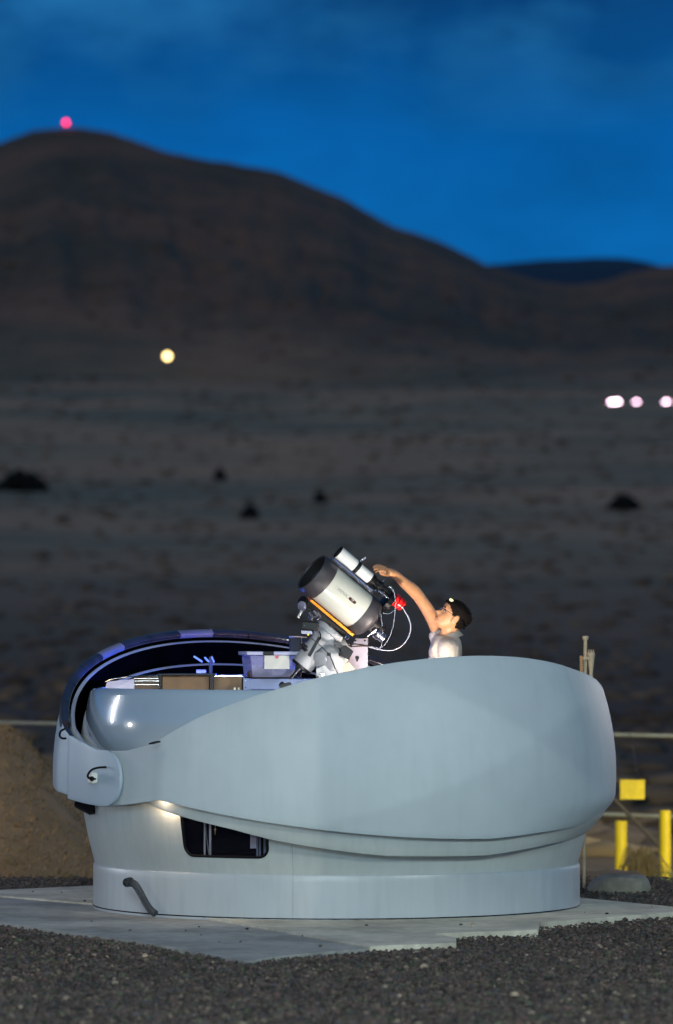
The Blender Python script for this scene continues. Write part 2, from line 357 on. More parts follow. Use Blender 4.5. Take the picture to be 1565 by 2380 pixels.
mb = MB(); mb.abox(-70, 70, -60, 28.2, -.6, -.05)
tag(mb.build('gravel_ground', M['gravelbed'], smooth=0), kind='structure')
ys = [28.2, 28.6, 29, 29.6, 31, 34, 40, 50, 60, 75, 90] + list(np.geomspace(105, 1700, 70)) + list(np.linspace(1710, 2600, 150)) + [2650, 2800, 3200]
NC = 520; vs = []; fs = []
for Y in ys:
    for i in range(NC + 1):
        t = (i / NC) * 2 - 1; t = t * (.35 + .65 * abs(t)); X = t * (.42 * Y + 60); vs.append((X, Y, terr(X, Y)))
for j in range(len(ys) - 1):
    for i in range(NC): a = j * (NC + 1) + i; fs.append((a, a + 1, a + NC + 2, a + NC + 1))
mb = MB(); mb.add(vs, fs); tag(mb.build('desert_hills', M['desert'], smooth=180), kind='structure')
# the desert floor goes on to both sides and behind the camera
mb = MB()
mb.add([(-6000, -6000, -.75), (6000, -6000, -.75), (6000, 60, -.75), (-6000, 60, -.75)], [(0, 1, 2, 3)])
tag(mb.build('outer_ground', M['desert'], smooth=0), kind='structure')

FR = [(-2600, 700), (200, 640), (1000, 640), (1140, 615), (1250, 605), (1400, 599), (1470, 601), (1500, 608), (1530, 617), (1620, 628), (2400, 660), (4500, 720)]
vs = []; fs = []; n = 120
for i in range(n + 1):
    px = -2600 + 7100 * i / n if i % 1 == 0 else 0
pxs = sorted(set([-2600 + 7100 * i / n for i in range(n + 1)] + [1100 + 4 * i for i in range(120)]))
for k, (Y, fr) in enumerate(((4200, 0.), (5200, .6), (5800, .9), (6200, 1.), (7200, .4))):
    for px in pxs:
        y = 800 + (lerp_t(px, FR) - 800) * fr + mnoise.noise(Vector((px * .02, k, 1))) * (2 if fr == 1 else 10); vs.append(P(px, y, Y))
w = len(pxs)
for j in range(4):
    for i in range(w - 1): a = j * w + i; fs.append((a, a + 1, a + w + 1, a + w))
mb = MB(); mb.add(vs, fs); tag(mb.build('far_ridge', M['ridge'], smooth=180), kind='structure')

# berm on the left
def berm_z(X, Y):
    top = lerp_t(X, [(-40, .9), (-6, 1.35), (-2.66, .83), (-2.55, .79), (-2.45, .69), (-2.2, .42), (-1.95, .12), (-1.5, -.3), (-1, -.55)])
    s = sst(Y, 28.6, 34.2) * (1 - sst(Y, 34.3, 36.6)); base = lerp_t(Y, PROF) - .03
    return base + (top - base) * s + mnoise.noise(Vector((X * 1.6, Y * 1.1, 2))) * .05 * s + mnoise.noise(Vector((X * 5, Y * 4, 7))) * .022 * s + mnoise.noise(Vector((X * 14, Y * 9, 7))) * .014 * s


vs = []; fs = []; bx = np.linspace(-9, -.9, 130); by = np.linspace(28.6, 41, 90)
for Y in by:
    for X in bx: vs.append((X, Y, berm_z(X, Y)))
for j in range(len(by) - 1):
    for i in range(len(bx) - 1): a = j * len(bx) + i; fs.append((a, a + 1, a + len(bx) + 1, a + len(bx)))
mb = MB(); mb.add(vs, fs); tag(mb.build('earth_berm', M['dirt'], smooth=180), kind='structure')
mb = MB()
for _ in range(26000):
    X = random.uniform(-4.2, -1.7); Y = random.uniform(28.8, 36); z = berm_z(X, Y)
    if mnoise.noise(Vector((X * 2.3, Y * 1.2, 31))) < -.3 or z < lerp_t(Y, PROF): continue
    h = random.uniform(.01, .035); a = random.uniform(0, 6.28); dx = math.cos(a) * .008; dy = math.sin(a) * .008; lx = random.gauss(0, .03); ly = random.gauss(0, .03)
    mb.add([(X - dx, Y - dy, z - .01), (X + dx, Y + dy, z - .01), (X + lx, Y + ly, z + h)], [(0, 1, 2)])
tag(mb.build('dry_grass', M['grass'], smooth=0), kind='stuff')

# scrub over the plain
rng = np.random.default_rng(3)
mb = MB()
for _ in range(7500):
    Y = 40 * (2300 / 40) ** (rng.random() ** .85); px = rng.uniform(-1700, 3300); X = (px - PX0) / FPX * Y; z = terr(X, Y)
    s = rng.uniform(.35, 1.2) * (0.4 + Y / 800); h = s * rng.uniform(.2, .5)
    k = 6; a0 = rng.random() * 6; vs = [(X, Y, z + h)]
    for q in range(k):
        a = a0 + q * 2 * math.pi / k; rr = s * rng.uniform(.6, 1.15); vs.append((X + math.cos(a) * rr, Y + math.sin(a) * rr, z + h * rng.uniform(.3, .6)))
    for q in range(k):
        a = a0 + q * 2 * math.pi / k; rr = s * rng.uniform(.4, .9); vs.append((X + math.cos(a) * rr, Y + math.sin(a) * rr, z - .1 * s))
    fs = [(0, 1 + q, 1 + (q + 1) % k) for q in range(k)] + [(1 + q, 1 + k + q, 1 + k + (q + 1) % k, 1 + (q + 1) % k) for q in range(k)]
    mb.add(vs, fs)
tag(mb.build('desert_scrub', M['scrub'], smooth=180), kind='stuff')

# larger dark bushes one can tell apart
def find_Y(py):
    best = None
    for Y in np.geomspace(80, 1690, 400):
        y = PY0 - (lerp_t(Y, PROF) - HC) / Y * FPX
        if best is None or abs(y - py) < best[0]: best = (abs(y - py), Y)
    return best[1]


for (px, py, w, h, lab) in ((52, 1140, 175, 60, 'widest dark bush clump on the desert plain, at the left edge'),
                            (512, 1112, 52, 40, 'small round dark bush on the plain, higher and left of another small one'),
                            (580, 1208, 70, 42, 'low dark bush on the plain nearest above the open dome'),
                            (745, 1168, 54, 32, 'faint low bush on the plain above the telescope'),
                            (1450, 1180, 120, 48, 'broad dark bush on the plain below the row of pinkish lamps')):
    Y = find_Y(py); sc = Y / FPX; X = (px - PX0) * sc; z0 = terr(X, Y); t = thing('desert_bush', (X, Y, z0), lab, 'bush', 'dark bushes on the desert plain')
    mb = MB()
    for _ in range(620):
        a = random.uniform(0, 6.28); rr = math.sqrt(random.random()); zz = random.random() ** .8
        lump = .75 + .35 * mnoise.noise(Vector((math.cos(a) * 2, math.sin(a) * 2, px)))
        c = Vector((X + math.cos(a) * rr * w * .5 * sc * lump * (1 - .45 * zz), Y + math.sin(a) * rr * w * .4 * sc, z0 + zz * h * sc * lump * (1 - .5 * rr * rr) + .1))
        s = random.uniform(.03, .07) * w * sc; e1 = Vector((random.gauss(0, 1), random.gauss(0, 1), random.gauss(0, 1))).normalized() * s; e2 = e1.orthogonal().normalized() * s * .7
        mb.add([c - e1, c + e2, c + e1, c - e2], [(0, 1, 2, 3)])
    mb.build('crown', M['bush'], t, smooth=0)
    mb = MB()
    for q in range(5): mb.cyl((X, Y, z0 - .2), (X + random.uniform(-.25, .25) * w * sc, Y + random.uniform(-.2, .2) * w * sc, z0 + .6 * h * sc), .012 * w * sc, .004 * w * sc, 6)
    mb.build('trunk', M['steel'], t)

# lamps far away
def far_lamp(px, py, Y, size, m, name, label, cat, group=None, ground=None):
    c = P(px, py, Y); zg = terr(c.x, Y) if ground is None else ground
    t = thing(name, (c.x, Y, min(zg, c.z - 1)), label, cat, group); r = size / 2 * Y / FPX
    mb = MB(); mb.ball(c, r, 10); mb.build('lamp_head', m, t)
    mb = MB(); mb.cyl((c.x, Y, min(zg, c.z - 1) - .5), (c.x, Y, c.z - r * .9), .12, .08, 8); mb.build('mast', M['steel'], t)


far_lamp(389.5, 828, 1685, 14, M['lampwarm'], 'street_lamp', 'lone warm yellow lamp shining low on the hillside', 'lamp')
far_lamp(1423, 937.5, 1400, 14, M['lamppink'], 'floodlight', 'first pinkish white lamp from the left, merging with its neighbour', 'lamp', 'row of pinkish lamps on the plain')
far_lamp(1435, 936.5, 1400, 14, M['lamppink'], 'floodlight', 'second pinkish white lamp, merged with the leftmost one', 'lamp', 'row of pinkish lamps on the plain')
far_lamp(1480, 938, 1400, 13, M['lamppink'], 'floodlight', 'single small pinkish white lamp between the merged pair and the edge lamp', 'lamp', 'row of pinkish lamps on the plain')
far_lamp(1549, 938, 1400, 14, M['lamppink'], 'floodlight', 'pinkish white lamp at the right edge of the photo', 'lamp', 'row of pinkish lamps on the plain')
far_lamp(154, 285, 2595, 9, M['lampred'], 'beacon_mast', 'red beacon on a short mast at the mountain top', 'beacon')

# ================================================================== SLABS + GRAVEL
def slab(name, pts, z1, m, inset=.004):
    P2 = [Vector((p.x, p.y)) for p in pts]; c = sum(P2, Vector((0, 0))) / len(P2)
    poly = [((p - c) * (1 - inset / max(.3, (p - c).length)) + c) for p in P2]
    mb = MB(); mb.prism([(p.x, p.y) for p in poly], -.12, z1)
    return tag(mb.build(name, m, smooth=0, bevel=.004), kind='structure')


A_ = [G(-500, 2050), G(0, 2080), G(310, 2106), G(480, 2131), G(640, 2158), G(860, 2197), G(740, 2207), G(625, 2218), G(578, 2228), G(520, 2217), G(340, 2184), G(160, 2160), G(0, 2137), G(-600, 2080)]
slab('concrete_slab', A_, -.014, M['concrete2'])
B_ = [G(480, 2131), G(640, 2158), G(860, 2197), G(960, 2193), G(1062, 2189), G(1062, 2177), G(875, 2145), G(640, 2110)]
slab('concrete_slab', B_, -.004, M['concrete'])
C_ = [G(875, 2145), G(1010, 2168), G(1140, 2164), G(1252, 2160), G(1256, 2143), G(1150, 2130), G(900, 2095), G(640, 2110)]
slab('concrete_slab', C_, -.002, M['concrete'])
D_ = [G(1150, 2130), G(1256, 2143), G(1400, 2131), G(1565, 2119), G(2300, 2080), G(2300, 2070), G(1565, 2106), G(1360, 2086), G(1200, 2062), G(780, 2035), G(215, 2057), G(0, 2067), G(-500, 2044), G(-500, 2050), G(0, 2080), G(310, 2106), G(480, 2131), G(640, 2110), G(900, 2095)]
slab('concrete_slab', D_, -.003, M['concrete'], .001)


def inpoly(x, y, poly):
    c = False; n = len(poly); j = n - 1
    for i in range(n):
        if ((poly[i].y > y) != (poly[j].y > y)) and (x < (poly[j].x - poly[i].x) * (y - poly[i].y) / (poly[j].y - poly[i].y) + poly[i].x): c = not c
        j = i
    return c


rng = np.random.default_rng(11)
NP = 88000
PV = []; PF = []
ico = [(0, 0, 1), (.89, 0, .45), (.28, .85, .45), (-.72, .53, .45), (-.72, -.53, .45), (.28, -.85, .45), (.72, .53, -.3), (-.28, .85, -.3), (-.89, 0, -.3), (-.28, -.85, -.3), (.72, -.53, -.3)]
icf = [(0, 1, 2), (0, 2, 3), (0, 3, 4), (0, 4, 5), (0, 5, 1), (1, 6, 2), (2, 7, 3), (3, 8, 4), (4, 9, 5), (5, 10, 1), (2, 6, 7), (3, 7, 8), (4, 8, 9), (5, 9, 10), (1, 10, 6)]
ico = np.array(ico); icf = np.array(icf)
cnt = 0; allv = []; allf = []
for k in range(NP * 2):
    if cnt >= NP: break
    Y = rng.uniform(16.8, 28.3); X = rng.uniform(-1, 1) * (.083 * Y + .12)
    if (X * X + (Y - 25) ** 2) < 1.3 ** 2: continue
    if Y > 22 and rng.random() < .35: continue
    on = any(inpoly(X, Y, q) for q in (A_, B_, C_, D_))
    if on and rng.random() > .0012: continue
    s = rng.choice([.0065, .009, .013, .019], p=[.42, .36, .18, .04]) * rng.uniform(.8, 1.2)
    a = rng.random() * 6.283; ca, sa = math.cos(a), math.sin(a)
    v = ico * (1 + rng.uniform(-.22, .22, (11, 3))) * np.array([1, rng.uniform(.6, 1), rng.uniform(.45, .9)]) * s
    v = np.stack([v[:, 0] * ca - v[:, 1] * sa + X, v[:, 0] * sa + v[:, 1] * ca + Y, v[:, 2] + ((-.047 + rng.uniform(0, .022)) if not on else .001)], 1)
    allv.append(v); allf.append(icf + 11 * cnt); cnt += 1
V = np.concatenate(allv); F = np.concatenate(allf)
me = bpy.data.meshes.new('loose_gravel'); me.vertices.add(len(V)); me.vertices.foreach_set('co', V.ravel())
me.loops.add(len(F) * 3); me.loops.foreach_set('vertex_index', F.ravel().astype(np.int32)); me.polygons.add(len(F)); me.polygons.foreach_set('loop_start', np.arange(0, len(F) * 3, 3, dtype=np.int32))
me.update(calc_edges=True); me.validate(); me.materials.append(M['pebble'])
o = bpy.data.objects.new('loose_gravel', me); COL.objects.link(o); tag(o, kind='stuff')

# ================================================================== DOME
DC = Vector((0, 25, 0)); PZ = .76
ang = math.atan2(.5446, .8387); ax_a = Vector((math.cos(ang), math.sin(ang), 0)); ax_u = Vector((math.sin(ang), -math.cos(ang), 0)); ZV = Vector((0, 0, 1))
dome = thing('observatory_dome', DC, 'pale grey clamshell observatory dome standing half open on concrete slabs', 'observatory dome')


def wprof(rho, Rr):
    if rho < .56: w56 = math.sqrt(Rr * Rr - .3136); return w56 + (Rr - .045 - w56) * (1 - (rho / .56) ** 1.4)
    return math.sqrt(max(0, Rr * Rr - rho * rho))


def solve(rho, F, sgn):
    lo, hi = 0., math.pi / 2
    if rho <= sgn * F(0): return hi * sgn
    for _ in range(40):
        m_ = (lo + hi) / 2
        if rho * math.sin(m_) < sgn * F(rho * math.cos(m_)): lo = m_
        else: hi = m_
    return lo * sgn


def gore(name, Rr, U, Lo, side, mats, nw=150, nphi=26, tuck=0., thick=.018, label=None, rho0=.03):
    """spherical shutter turning about the pivot axis; side +1 opens to the front, -1 to the back"""
    u = ax_u * side; taus = []
    n = nw
    for i in range(n + 1): taus.append(math.pi * i / n)
    vs = []; fs = []; rows = 0
    for t in taus:
        rho = max(rho0, Rr * math.sin(t)); w = wprof(rho, Rr) * (1 if math.cos(t) >= 0 else -1)
        if rho <= rho0 + 1e-6 and 0 < rows and t < 1: continue
        if abs(w) > Rr: w = math.copysign(Rr, w)
        Uw = (lambda q_: U(q_, w)) if side > 0 else U; Lw = (lambda q_: Lo(q_, w)) if side > 0 else Lo
        pu = solve(rho, Uw, 1); pl = solve(rho, Lw, -1)
        for k in range(nphi + 1):
            ph = pl + (pu - pl) * k / nphi; p = ax_a * w + u * (rho * math.cos(ph)) + ZV * (rho * math.sin(ph))
            if tuck:
                d = rho * (ph - pl); tk = tuck * max(0, 1 - d / .125) ** 1.15 * sst(w, .1, 1.2)
                p.x *= 1 - tk; p.y *= 1 - tk
            vs.append(DC + p + ZV * PZ)
        rows += 1
    k1 = nphi + 1
    for j in range(rows - 1):
        for k in range(nphi):
            f = (j * k1 + k, j * k1 + k + 1, (j + 1) * k1 + k + 1, (j + 1) * k1 + k); fs.append(f)
    mb = MB(); mb.add(vs, fs)
    o = mb.build(name, mats, dome, smooth=40)
    bm = bmesh.new(); bm.from_mesh(o.data); bmesh.ops.remove_doubles(bm, verts=bm.verts, dist=.0005)
    ctr = DC + ZV * PZ
    nout = sum((1 if (f.calc_center_median() - ctr).dot(f.normal) > 0 else -1) for f in bm.faces)
    if nout < 0: bmesh.ops.reverse_faces(bm, faces=bm.faces)
    bm.to_mesh(o.data); bm.free()
    s = o.modifiers.new('thick', 'SOLIDIFY'); s.thickness = thick; s.offset = -1; s.use_even_offset = False
    s.material_offset = 1; s.material_offset_rim = 2 if len(mats) > 2 else 0
    b = o.modifiers.new('bevel', 'BEVEL'); b.width = .004; b.segments = 2; b.limit_method = 'ANGLE'; b.angle_limit = R(50)
    if label: o['label'] = label
    return o


def FU(u, w): return lerp_t(u, [(0, .15), (.25, .155), (.5, .20), (.75, .345), (1.48, .69), (1.7, .79)]) + .045 * sst(w, .7, 1.25) * sst(1.6 - w, 0, .3)
def FL(u, w):
    t = lerp_t(u, [(0, -.16), (.25, -.145), (.55, -.11), (1.6, -.322)])
    return t if w < 0 else lerp_t(w, [(0, t), (.5, -.290), (.9, -.272), (1.3, -.262), (1.5, -.2), (1.6, -.16)])
def F2L(u, w):
    t = lerp_t(u, [(0, -.15), (.3, -.12), (.9, -.265), (1.06, -.318), (1.4, -.408), (1.6, -.422)])
    return t if w < 0 else lerp_t(w, [(0, t), (.5, -.372), (.9, -.352), (1.28, -.345), (1.5, -.22), (1.6, -.15)])
gore('front_shutter', 1.622, FU, FL, 1, [M['shell'], M['inside']], tuck=.054, label='outer front shutter, lowered, smooth pale grey')
F2U = lambda u, w: lerp_t(u, [(0, .12), (.3, .13), (1.5, .60)])
gore('front_shutter', 1.572, F2U, F2L, 1, [M['wall'], M['inside']], tuck=.058, label='inner front shutter showing as a narrow strip under the outer one')
BU = lambda u: max(.165, .577 * u) if u > .45 else lerp_t(u, [(0, .155), (.28, .175), (.45, .26)])
BL = lambda u: lerp_t(u, [(0, -.155), (.25, -.125), (.6, -.09), (1.2, -.02), (1.7, -.01)])
gore('rear_shutter', 1.645, BU, BL, -1, [M['hub'], M['inside'], M['seal']], thick=.03, label='outer rear shutter with a glossy dark seal on its rim')
B2U = lambda u: max(.10, .554 * u)
gore('rear_shutter', 1.585, B2U, lambda u: -.10, -1, [M['shell'], M['inside'], M['stripe']], thick=.022, label='middle rear shutter, its pale rim a thin stripe')
B3U = lambda u: max(.08, .462 * u)
gore('rear_shutter', 1.50, B3U, lambda u: -.10, -1, [M['shell'], M['inside'], M['stripe']], thick=.026, label='innermost rear shutter, its pale rim a thin stripe')

# hub plate on the left pivot
def hub_plate():
    v1 = .40; vs = []; fs = []; nv = 30; nz = 14
    for i in range(nv + 1):
        v = -.245 + (v1 + .245) * (1 - math.cos(math.pi / 2 * i / nv))
        hh = math.sqrt(max(1e-5, .156 ** 2 - (v + .09) ** 2)) if v < -.09 else .156 + (.010 * sst(v, -.09, .3))
        for k in range(nz + 1):
            z = -hh + 2 * hh * k / nz
            zo = z * (1 if z < 0 else 1) + (0 if v < 0 else v * (.09 if z < 0 else .16))
            w = -wprof(min(1.6, math.hypot(v, zo)), 1.645) - .013 + (.0125 * sst(v, 0., v1))
            vs.append(DC + ZV * PZ + ax_a * w - ax_u * v + ZV * zo)
    for i in range(nv):
        for k in range(nz): a = i * (nz + 1) + k; fs.append((a, a + nz + 1, a + nz + 2, a + 1))
    mb = MB(); mb.add(vs, fs); o = mb.build('hub_plate', M['hub'], dome, smooth=60)
    bm = bmesh.new(); bm.from_mesh(o.data)
    if sum(f.normal.dot(ax_a) for f in bm.faces) > 0: bmesh.ops.reverse_faces(bm, faces=bm.faces)
    bm.to_mesh(o.data); bm.free()
    s = o.modifiers.new('thick', 'SOLIDIFY'); s.thickness = .02; s.offset = -1
    b = o.modifiers.new('bevel', 'BEVEL'); b.width = .006; b.segments = 3; b.limit_method = 'ANGLE'; b.angle_limit = R(40)
    return o


hub_plate()
hc = DC + ZV * PZ - ax_a * 1.635
mb = MB(); mb.box(hc + ax_u * .030 - ax_a * .012, ax_a * .022, ax_u * .024, ZV * .031); hb = mb.build('pivot_cap', M['white'], dome, bevel=.009)
mb = MB(); mb.lathe(hc - ax_a * .034 + ZV * .004 + ax_u * .040, -ax_a, [(0, .006), (.002, .006)], 12); mb.lathe(hc - ax_a * .034 + ZV * .006 + ax_u * .022, -ax_a, [(0, .003), (.002, .003)], 10)
mb.build('bolt_hole', M['rubber'], hb)
Yh = 24.02
mb = MB(); mb.tube([P(248, 1783, Yh), P(230, 1784, Yh), P(214, 1789, Yh), P(205, 1800, Yh - .01), P(206, 1808, Yh), P(215, 1810, Yh + .02), P(226, 1811, Yh + .06)], .006, 8, sm=5)
mb.ball(P(214, 1810, Yh), .014, 8); mb.build('pivot_cable', M['rubber'], dome)
Yc = 24.45
mb = MB(); mb.tube([P(152, 1694, Yc), P(142, 1699, Yc - .02), P(139, 1710, Yc - .05), P(145, 1716, Yc - .06), P(155, 1716, Yc - .06)], .006, 8, sm=5)
mb.build('pivot_cable', M['rubber'], dome)
mb = MB(); mb.box(P(360, 1726, 23.62), (.022, -.012, .006), (.01, .016, 0), (0, 0, .004)); mb.build('rim_clip', M['rubber'], dome)
# motor under the hub, left
mb = MB(); mb.lathe((-1.47, 24.55, .62), (.25, -.1, -.12), [(0, .05), (.1, .05), (.12, .035), (.2, .035)], 20); mb.box((-1.40, 24.62, .63), (.04, 0, 0), (0, .1, 0), (0, 0, .045))
mb.build('drive_motor', M['black'], dome, bevel=.004)

# rim seal in pieces on the outer rear shutter
def rim_pt(Rr, Ufn, tau, dr=0., dz=0.):
    rho = Rr * math.sin(tau); w = wprof(rho, Rr) * (1 if math.cos(tau) >= 0 else -1); pu = solve(rho, Ufn, 1)
    d = ax_a * w - ax_u * (rho * math.cos(pu)) + ZV * (rho * math.sin(pu)); dn = d.normalized()
    tn = (ax_u * math.sin(pu) + ZV * math.cos(pu))
    return DC + ZV * PZ + d + dn * dr + tn * dz


NS = 17
pale = {5, 8}
for k in range(NS):
    t0 = R(12 + 147 * k / NS); t1 = R(12 + 147 * (k + 1) / NS) - .004; mb = MB(); sec = [(.006, -.03), (.006, .012), (-.012, .020), (-.036, .016), (-.044, .006), (-.044, -.014), (-.03, -.022)]
    n = 10; vs = []; fs = []
    for i in range(n + 1):
        t = t0 + (t1 - t0) * i / n
        for (dr, dz) in sec: vs.append(rim_pt(1.645, BU, t, dr, dz))
    q = len(sec)
    for i in range(n):
        for j in range(q): fs.append((i * q + j, i * q + (j + 1) % q, (i + 1) * q + (j + 1) % q, (i + 1) * q + j))
    fs.append(tuple(range(q))); fs.append(tuple(reversed(range(n * q, n * q + q))))
    mb.add(vs, fs); mb.build('seal_segment', M['sealpale'] if k in (9, 12) else M['seal'], dome, smooth=50)  # two paler segments: reflected light put into their colour

# fixed wall and base ring as panels of revolution
WP = [(.243, 1.402), (.26, 1.406), (.40, 1.442), (.55, 1.470), (.68, 1.470), (.82, 1.41), (.95, 1.41), (1.07, 1.425), (1.15, 1.42), (1.21, 1.40), (1.235, 1.39), (1.245, 1.38)]
def wr(z):
    a = (lerp_t(z - .03, WP) + lerp_t(z, WP) * 2 + lerp_t(z + .03, WP)) / 4
    return a if z > .3 and z < 1.2 else lerp_t(z, WP)


AW0, AW1, ZW0, ZW1 = -35.7, -15.2, .338, .62


def win_in(a, z, g=0.):
    x = (a - (AW0 + AW1) / 2) * R(1) * 1.45; hw = (AW1 - AW0) / 2 * R(1) * 1.45 - g; y = z - (ZW0 + ZW1) / 2; hh = (ZW1 - ZW0) / 2 - g; c = .055
    if abs(x) > hw or abs(y) > hh: return False
    dx = abs(x) - (hw - c); dy = abs(y) - (hh - c)
    return not (dx > 0 and dy > 0 and dx * dx + dy * dy > c * c)


def revpanel(name, a0, a1, zs, rf, m, da=2.0, hole=False, thick=.015, lean=None, mats=None):
    n = max(2, int(abs(a1 - a0) / da)); vs = []; fs = []; A = [a0 + (a1 - a0) * i / n for i in range(n + 1)]
    for z in zs:
        for a in A: r_ = rf(z); vs.append((DC.x + r_ * math.sin(R(a)), DC.y - r_ * math.cos(R(a)), z))
    for j in range(len(zs) - 1):
        for i in range(n):
            if hole and win_in((A[i] + A[i + 1]) / 2, (zs[j] + zs[j + 1]) / 2, -.002): continue
            k = j * (n + 1) + i; fs.append((k, k + 1, k + n + 2, k + n + 1))
    mb = MB(); mb.add(vs, fs); o = mb.build(name, mats or [m, M['inside']], dome, smooth=35)
    s = o.modifiers.new('thick', 'SOLIDIFY'); s.thickness = thick; s.offset = -1; s.material_offset = 1; s.material_offset_rim = 1
    e = o.modifiers.new('split', 'EDGE_SPLIT'); e.split_angle = R(38)
    return o


zs_f = list(np.arange(.243, .64, .0085)) + list(np.arange(.66, 1.24, .02)) + [1.245]
zs_c = [z for z in zs_f[::3]] + [1.245]
seam = -9.75
revpanel('wall_panel', -94.9, seam - .02, zs_f, wr, M['wall'], .33, True)
for a0, a1 in ((seam + .02, 92), (92.1, 130), (130.12, 170), (170.12, 230), (230.12, 265)):
    revpanel('wall_panel', a0, a1, zs_c, wr, M['wall'], 2)
# glossy upper trim of the fixed wall (rolled rim)
mb = MB(); pts = []
for k in range(121):
    a = R(-180 + 3 * k); pts.append(Vector((math.sin(a) * 1.378, 25 - math.cos(a) * 1.378, 1.247)))
mb.tube(pts, .010, 8, sm=1); mb.build('wall_rim', M['gloss'], dome)
# glossy flared hood in front of the fixed wall on the left, the surface that carries the lamp highlights
HPF = lambda z: 1.456 - (z - 1.06) ** 2 / 1.1 - (.018 * ((z - 1.235) / .02) ** 2 if z > 1.235 else 0)
revpanel('wall_hood', -106, -5, list(np.arange(.80, 1.25, .015)) + [1.253], HPF, M['gloss'], 1.0, thick=.004)
BP = lambda z: 1.412 if z < .225 else lerp_t(z, [(.225, 1.412), (.238, 1.409), (.243, 1.402)])
for a0, a1 in ((-94, seam - .02), (seam + .02, 92), (92.1, 180), (180.1, 265.9)):
    revpanel('base_panel', a0, a1, [-.02, .01, .03, .08, .15, .2, .225, .232, .238, .243], BP, M['base'], 1.5)
mb = MB(); pts = []
for k in range(91): a = R(-180 + 4 * k); pts.append(Vector((math.sin(a) * 1.412, 25 - math.cos(a) * 1.411, .002)))
mb.tube(pts, .004, 6, sm=1); mb.build('base_gasket', M['rubber'], dome)
# floor inside
mb = MB(); mb.lathe((0, 25, .004), (0, 0, 1), [(0, 1.38), (.02, 1.38)], 64); mb.build('floor_plate', M['case'], dome)

# window
def wpt(a, z, off=0.):
    r_ = wr(z) + off; return Vector((DC.x + r_ * math.sin(R(a)), DC.y - r_ * math.cos(R(a)), z))


hwd = (AW1 - AW0) / 2; ca = (AW0 + AW1) / 2; cz = (ZW0 + ZW1) / 2; hh = (ZW1 - ZW0) / 2; cr_ = .055; cra = cr_ / (R(1) * 1.45)
path = []
for (sx, sz, q) in ((1, 1, 0), (-1, 1, 1), (-1, -1, 2), (1, -1, 3)):
    for i in range(9):
        th = math.pi / 2 * (q + i / 8); path.append((ca + sx * (hwd - cra) + cra * math.cos(th), cz + sz * (hh - cr_) + cr_ * math.sin(th)))
dense = []
for i in range(len(path)):
    a, b = path[i], path[(i + 1) % len(path)]; m_ = 6 if math.hypot((a[0] - b[0]) / 30, a[1] - b[1]) > .1 else 1
    for k in range(m_): dense.append((a[0] + (b[0] - a[0]) * k / m_, a[1] + (b[1] - a[1]) * k / m_))
win = None
mb = MB(); mb.tube([wpt(a, z, .001) for a, z in dense + dense[:1]], .0075, 10, sm=1); win = mb.build('window', M['rubber'], dome)
vs = []; fs = []; n = 24; m_ = 8
for j in range(m_ + 1):
    for i in range(n + 1): vs.append(wpt(AW0 + (AW1 - AW0) * i / n, ZW0 + (ZW1 - ZW0) * j / m_, -.012))
for j in range(m_):
    for i in range(n): k = j * (n + 1) + i; fs.append((k, k + 1, k + n + 2, k + n + 1))
mb = MB(); mb.add(vs, fs); mb.build('pane', M['glass'], win, smooth=180)
mb = MB(); mb.tube([wpt(a, z, -.004) for a, z in dense if a < ca - 4 or z < cz], .004, 6, sm=1); 
mb = MB(); a_ = AW0 + 6.0
for aa in (a_,): mb.tube([wpt(aa, ZW0, -.006), wpt(aa, cz, -.006), wpt(aa, ZW1, -.006)], .004, 6)
mb.build('mullion', M['silver'], win)

# hose at base
mb = MB(); hp = [P(302, 2050, 23.83), P(314, 2056, 23.77), P(326, 2074, 23.74), P(338, 2096, 23.72), P(350, 2114, 23.70), P(362, 2124, 23.68)]
pts = spline(hp, 10); rr = []
mb.tube(pts, [.0215 if i % 2 else .0185 for i in range(len(pts))], 12, sm=1); hose = mb.build('drain_hose', mat('grey hose rubber', (.045, .05, .058), .45), dome)
mb = MB(); mb.lathe(P(296, 2051, 23.92), P(302, 2050, 23.80) - P(296, 2051, 23.92), [(0, .026), (.05, .026), (.055, .022), (.1, .022), (.11, .027), (.125, .027)], 16)
mb.build('hose_clamp', M['black'], hose)

# ================================================================== INTERIOR FURNITURE
t = thing('storage_cabinet', (-.85, 24.9, 0), 'brown board cabinet inside the dome behind the low wall', 'cabinet')
def ubox(mb, x0, y0, x1, y1, Y, d, mi=0):
    a = P(x0, y1, Y); b = P(x1, y0, Y); return mb.abox(a.x, b.x, Y, Y + d, a.z, b.z, mi)


mb = MB(); ubox(mb, 377, 1571, 487, 1660, 24.85, .3); mb.build('side_board', M['wood'], t, bevel=.004)
mb = MB(); ubox(mb, 371, 1566, 376, 1660, 24.82, .35); mb.build('corner_post', M['black'], t)
mb = MB(); ubox(mb, 488, 1566, 496, 1660, 24.82, .35); mb.build('corner_post', M['black'], t)
mb = MB(); ubox(mb, 366, 1566, 500, 1570, 24.80, .37); mb.build('top_rail', M['black'], t)
mb = MB()
for (za, zb) in ((1570, 1572), (1576, 1577.5), (1582, 1583.5), (1590, 1592)): ubox(mb, 312, za, 370, zb, 24.9, .02)
mb.build('rear_rail', M['silver'], t)
mb = MB(); ubox(mb, 312, 1572, 370, 1660, 24.93, .02); mb.build('rear_board', M['wood'], t)
t = thing('white_panel', (-1.2, 24.9, 0), 'slanting white panel lying beside the brown cabinet', 'panel')
a = P(250, 1584, 24.8); b = P(312, 1578, 24.9); c = P(312, 1612, 24.9); d = P(240, 1612, 24.8)
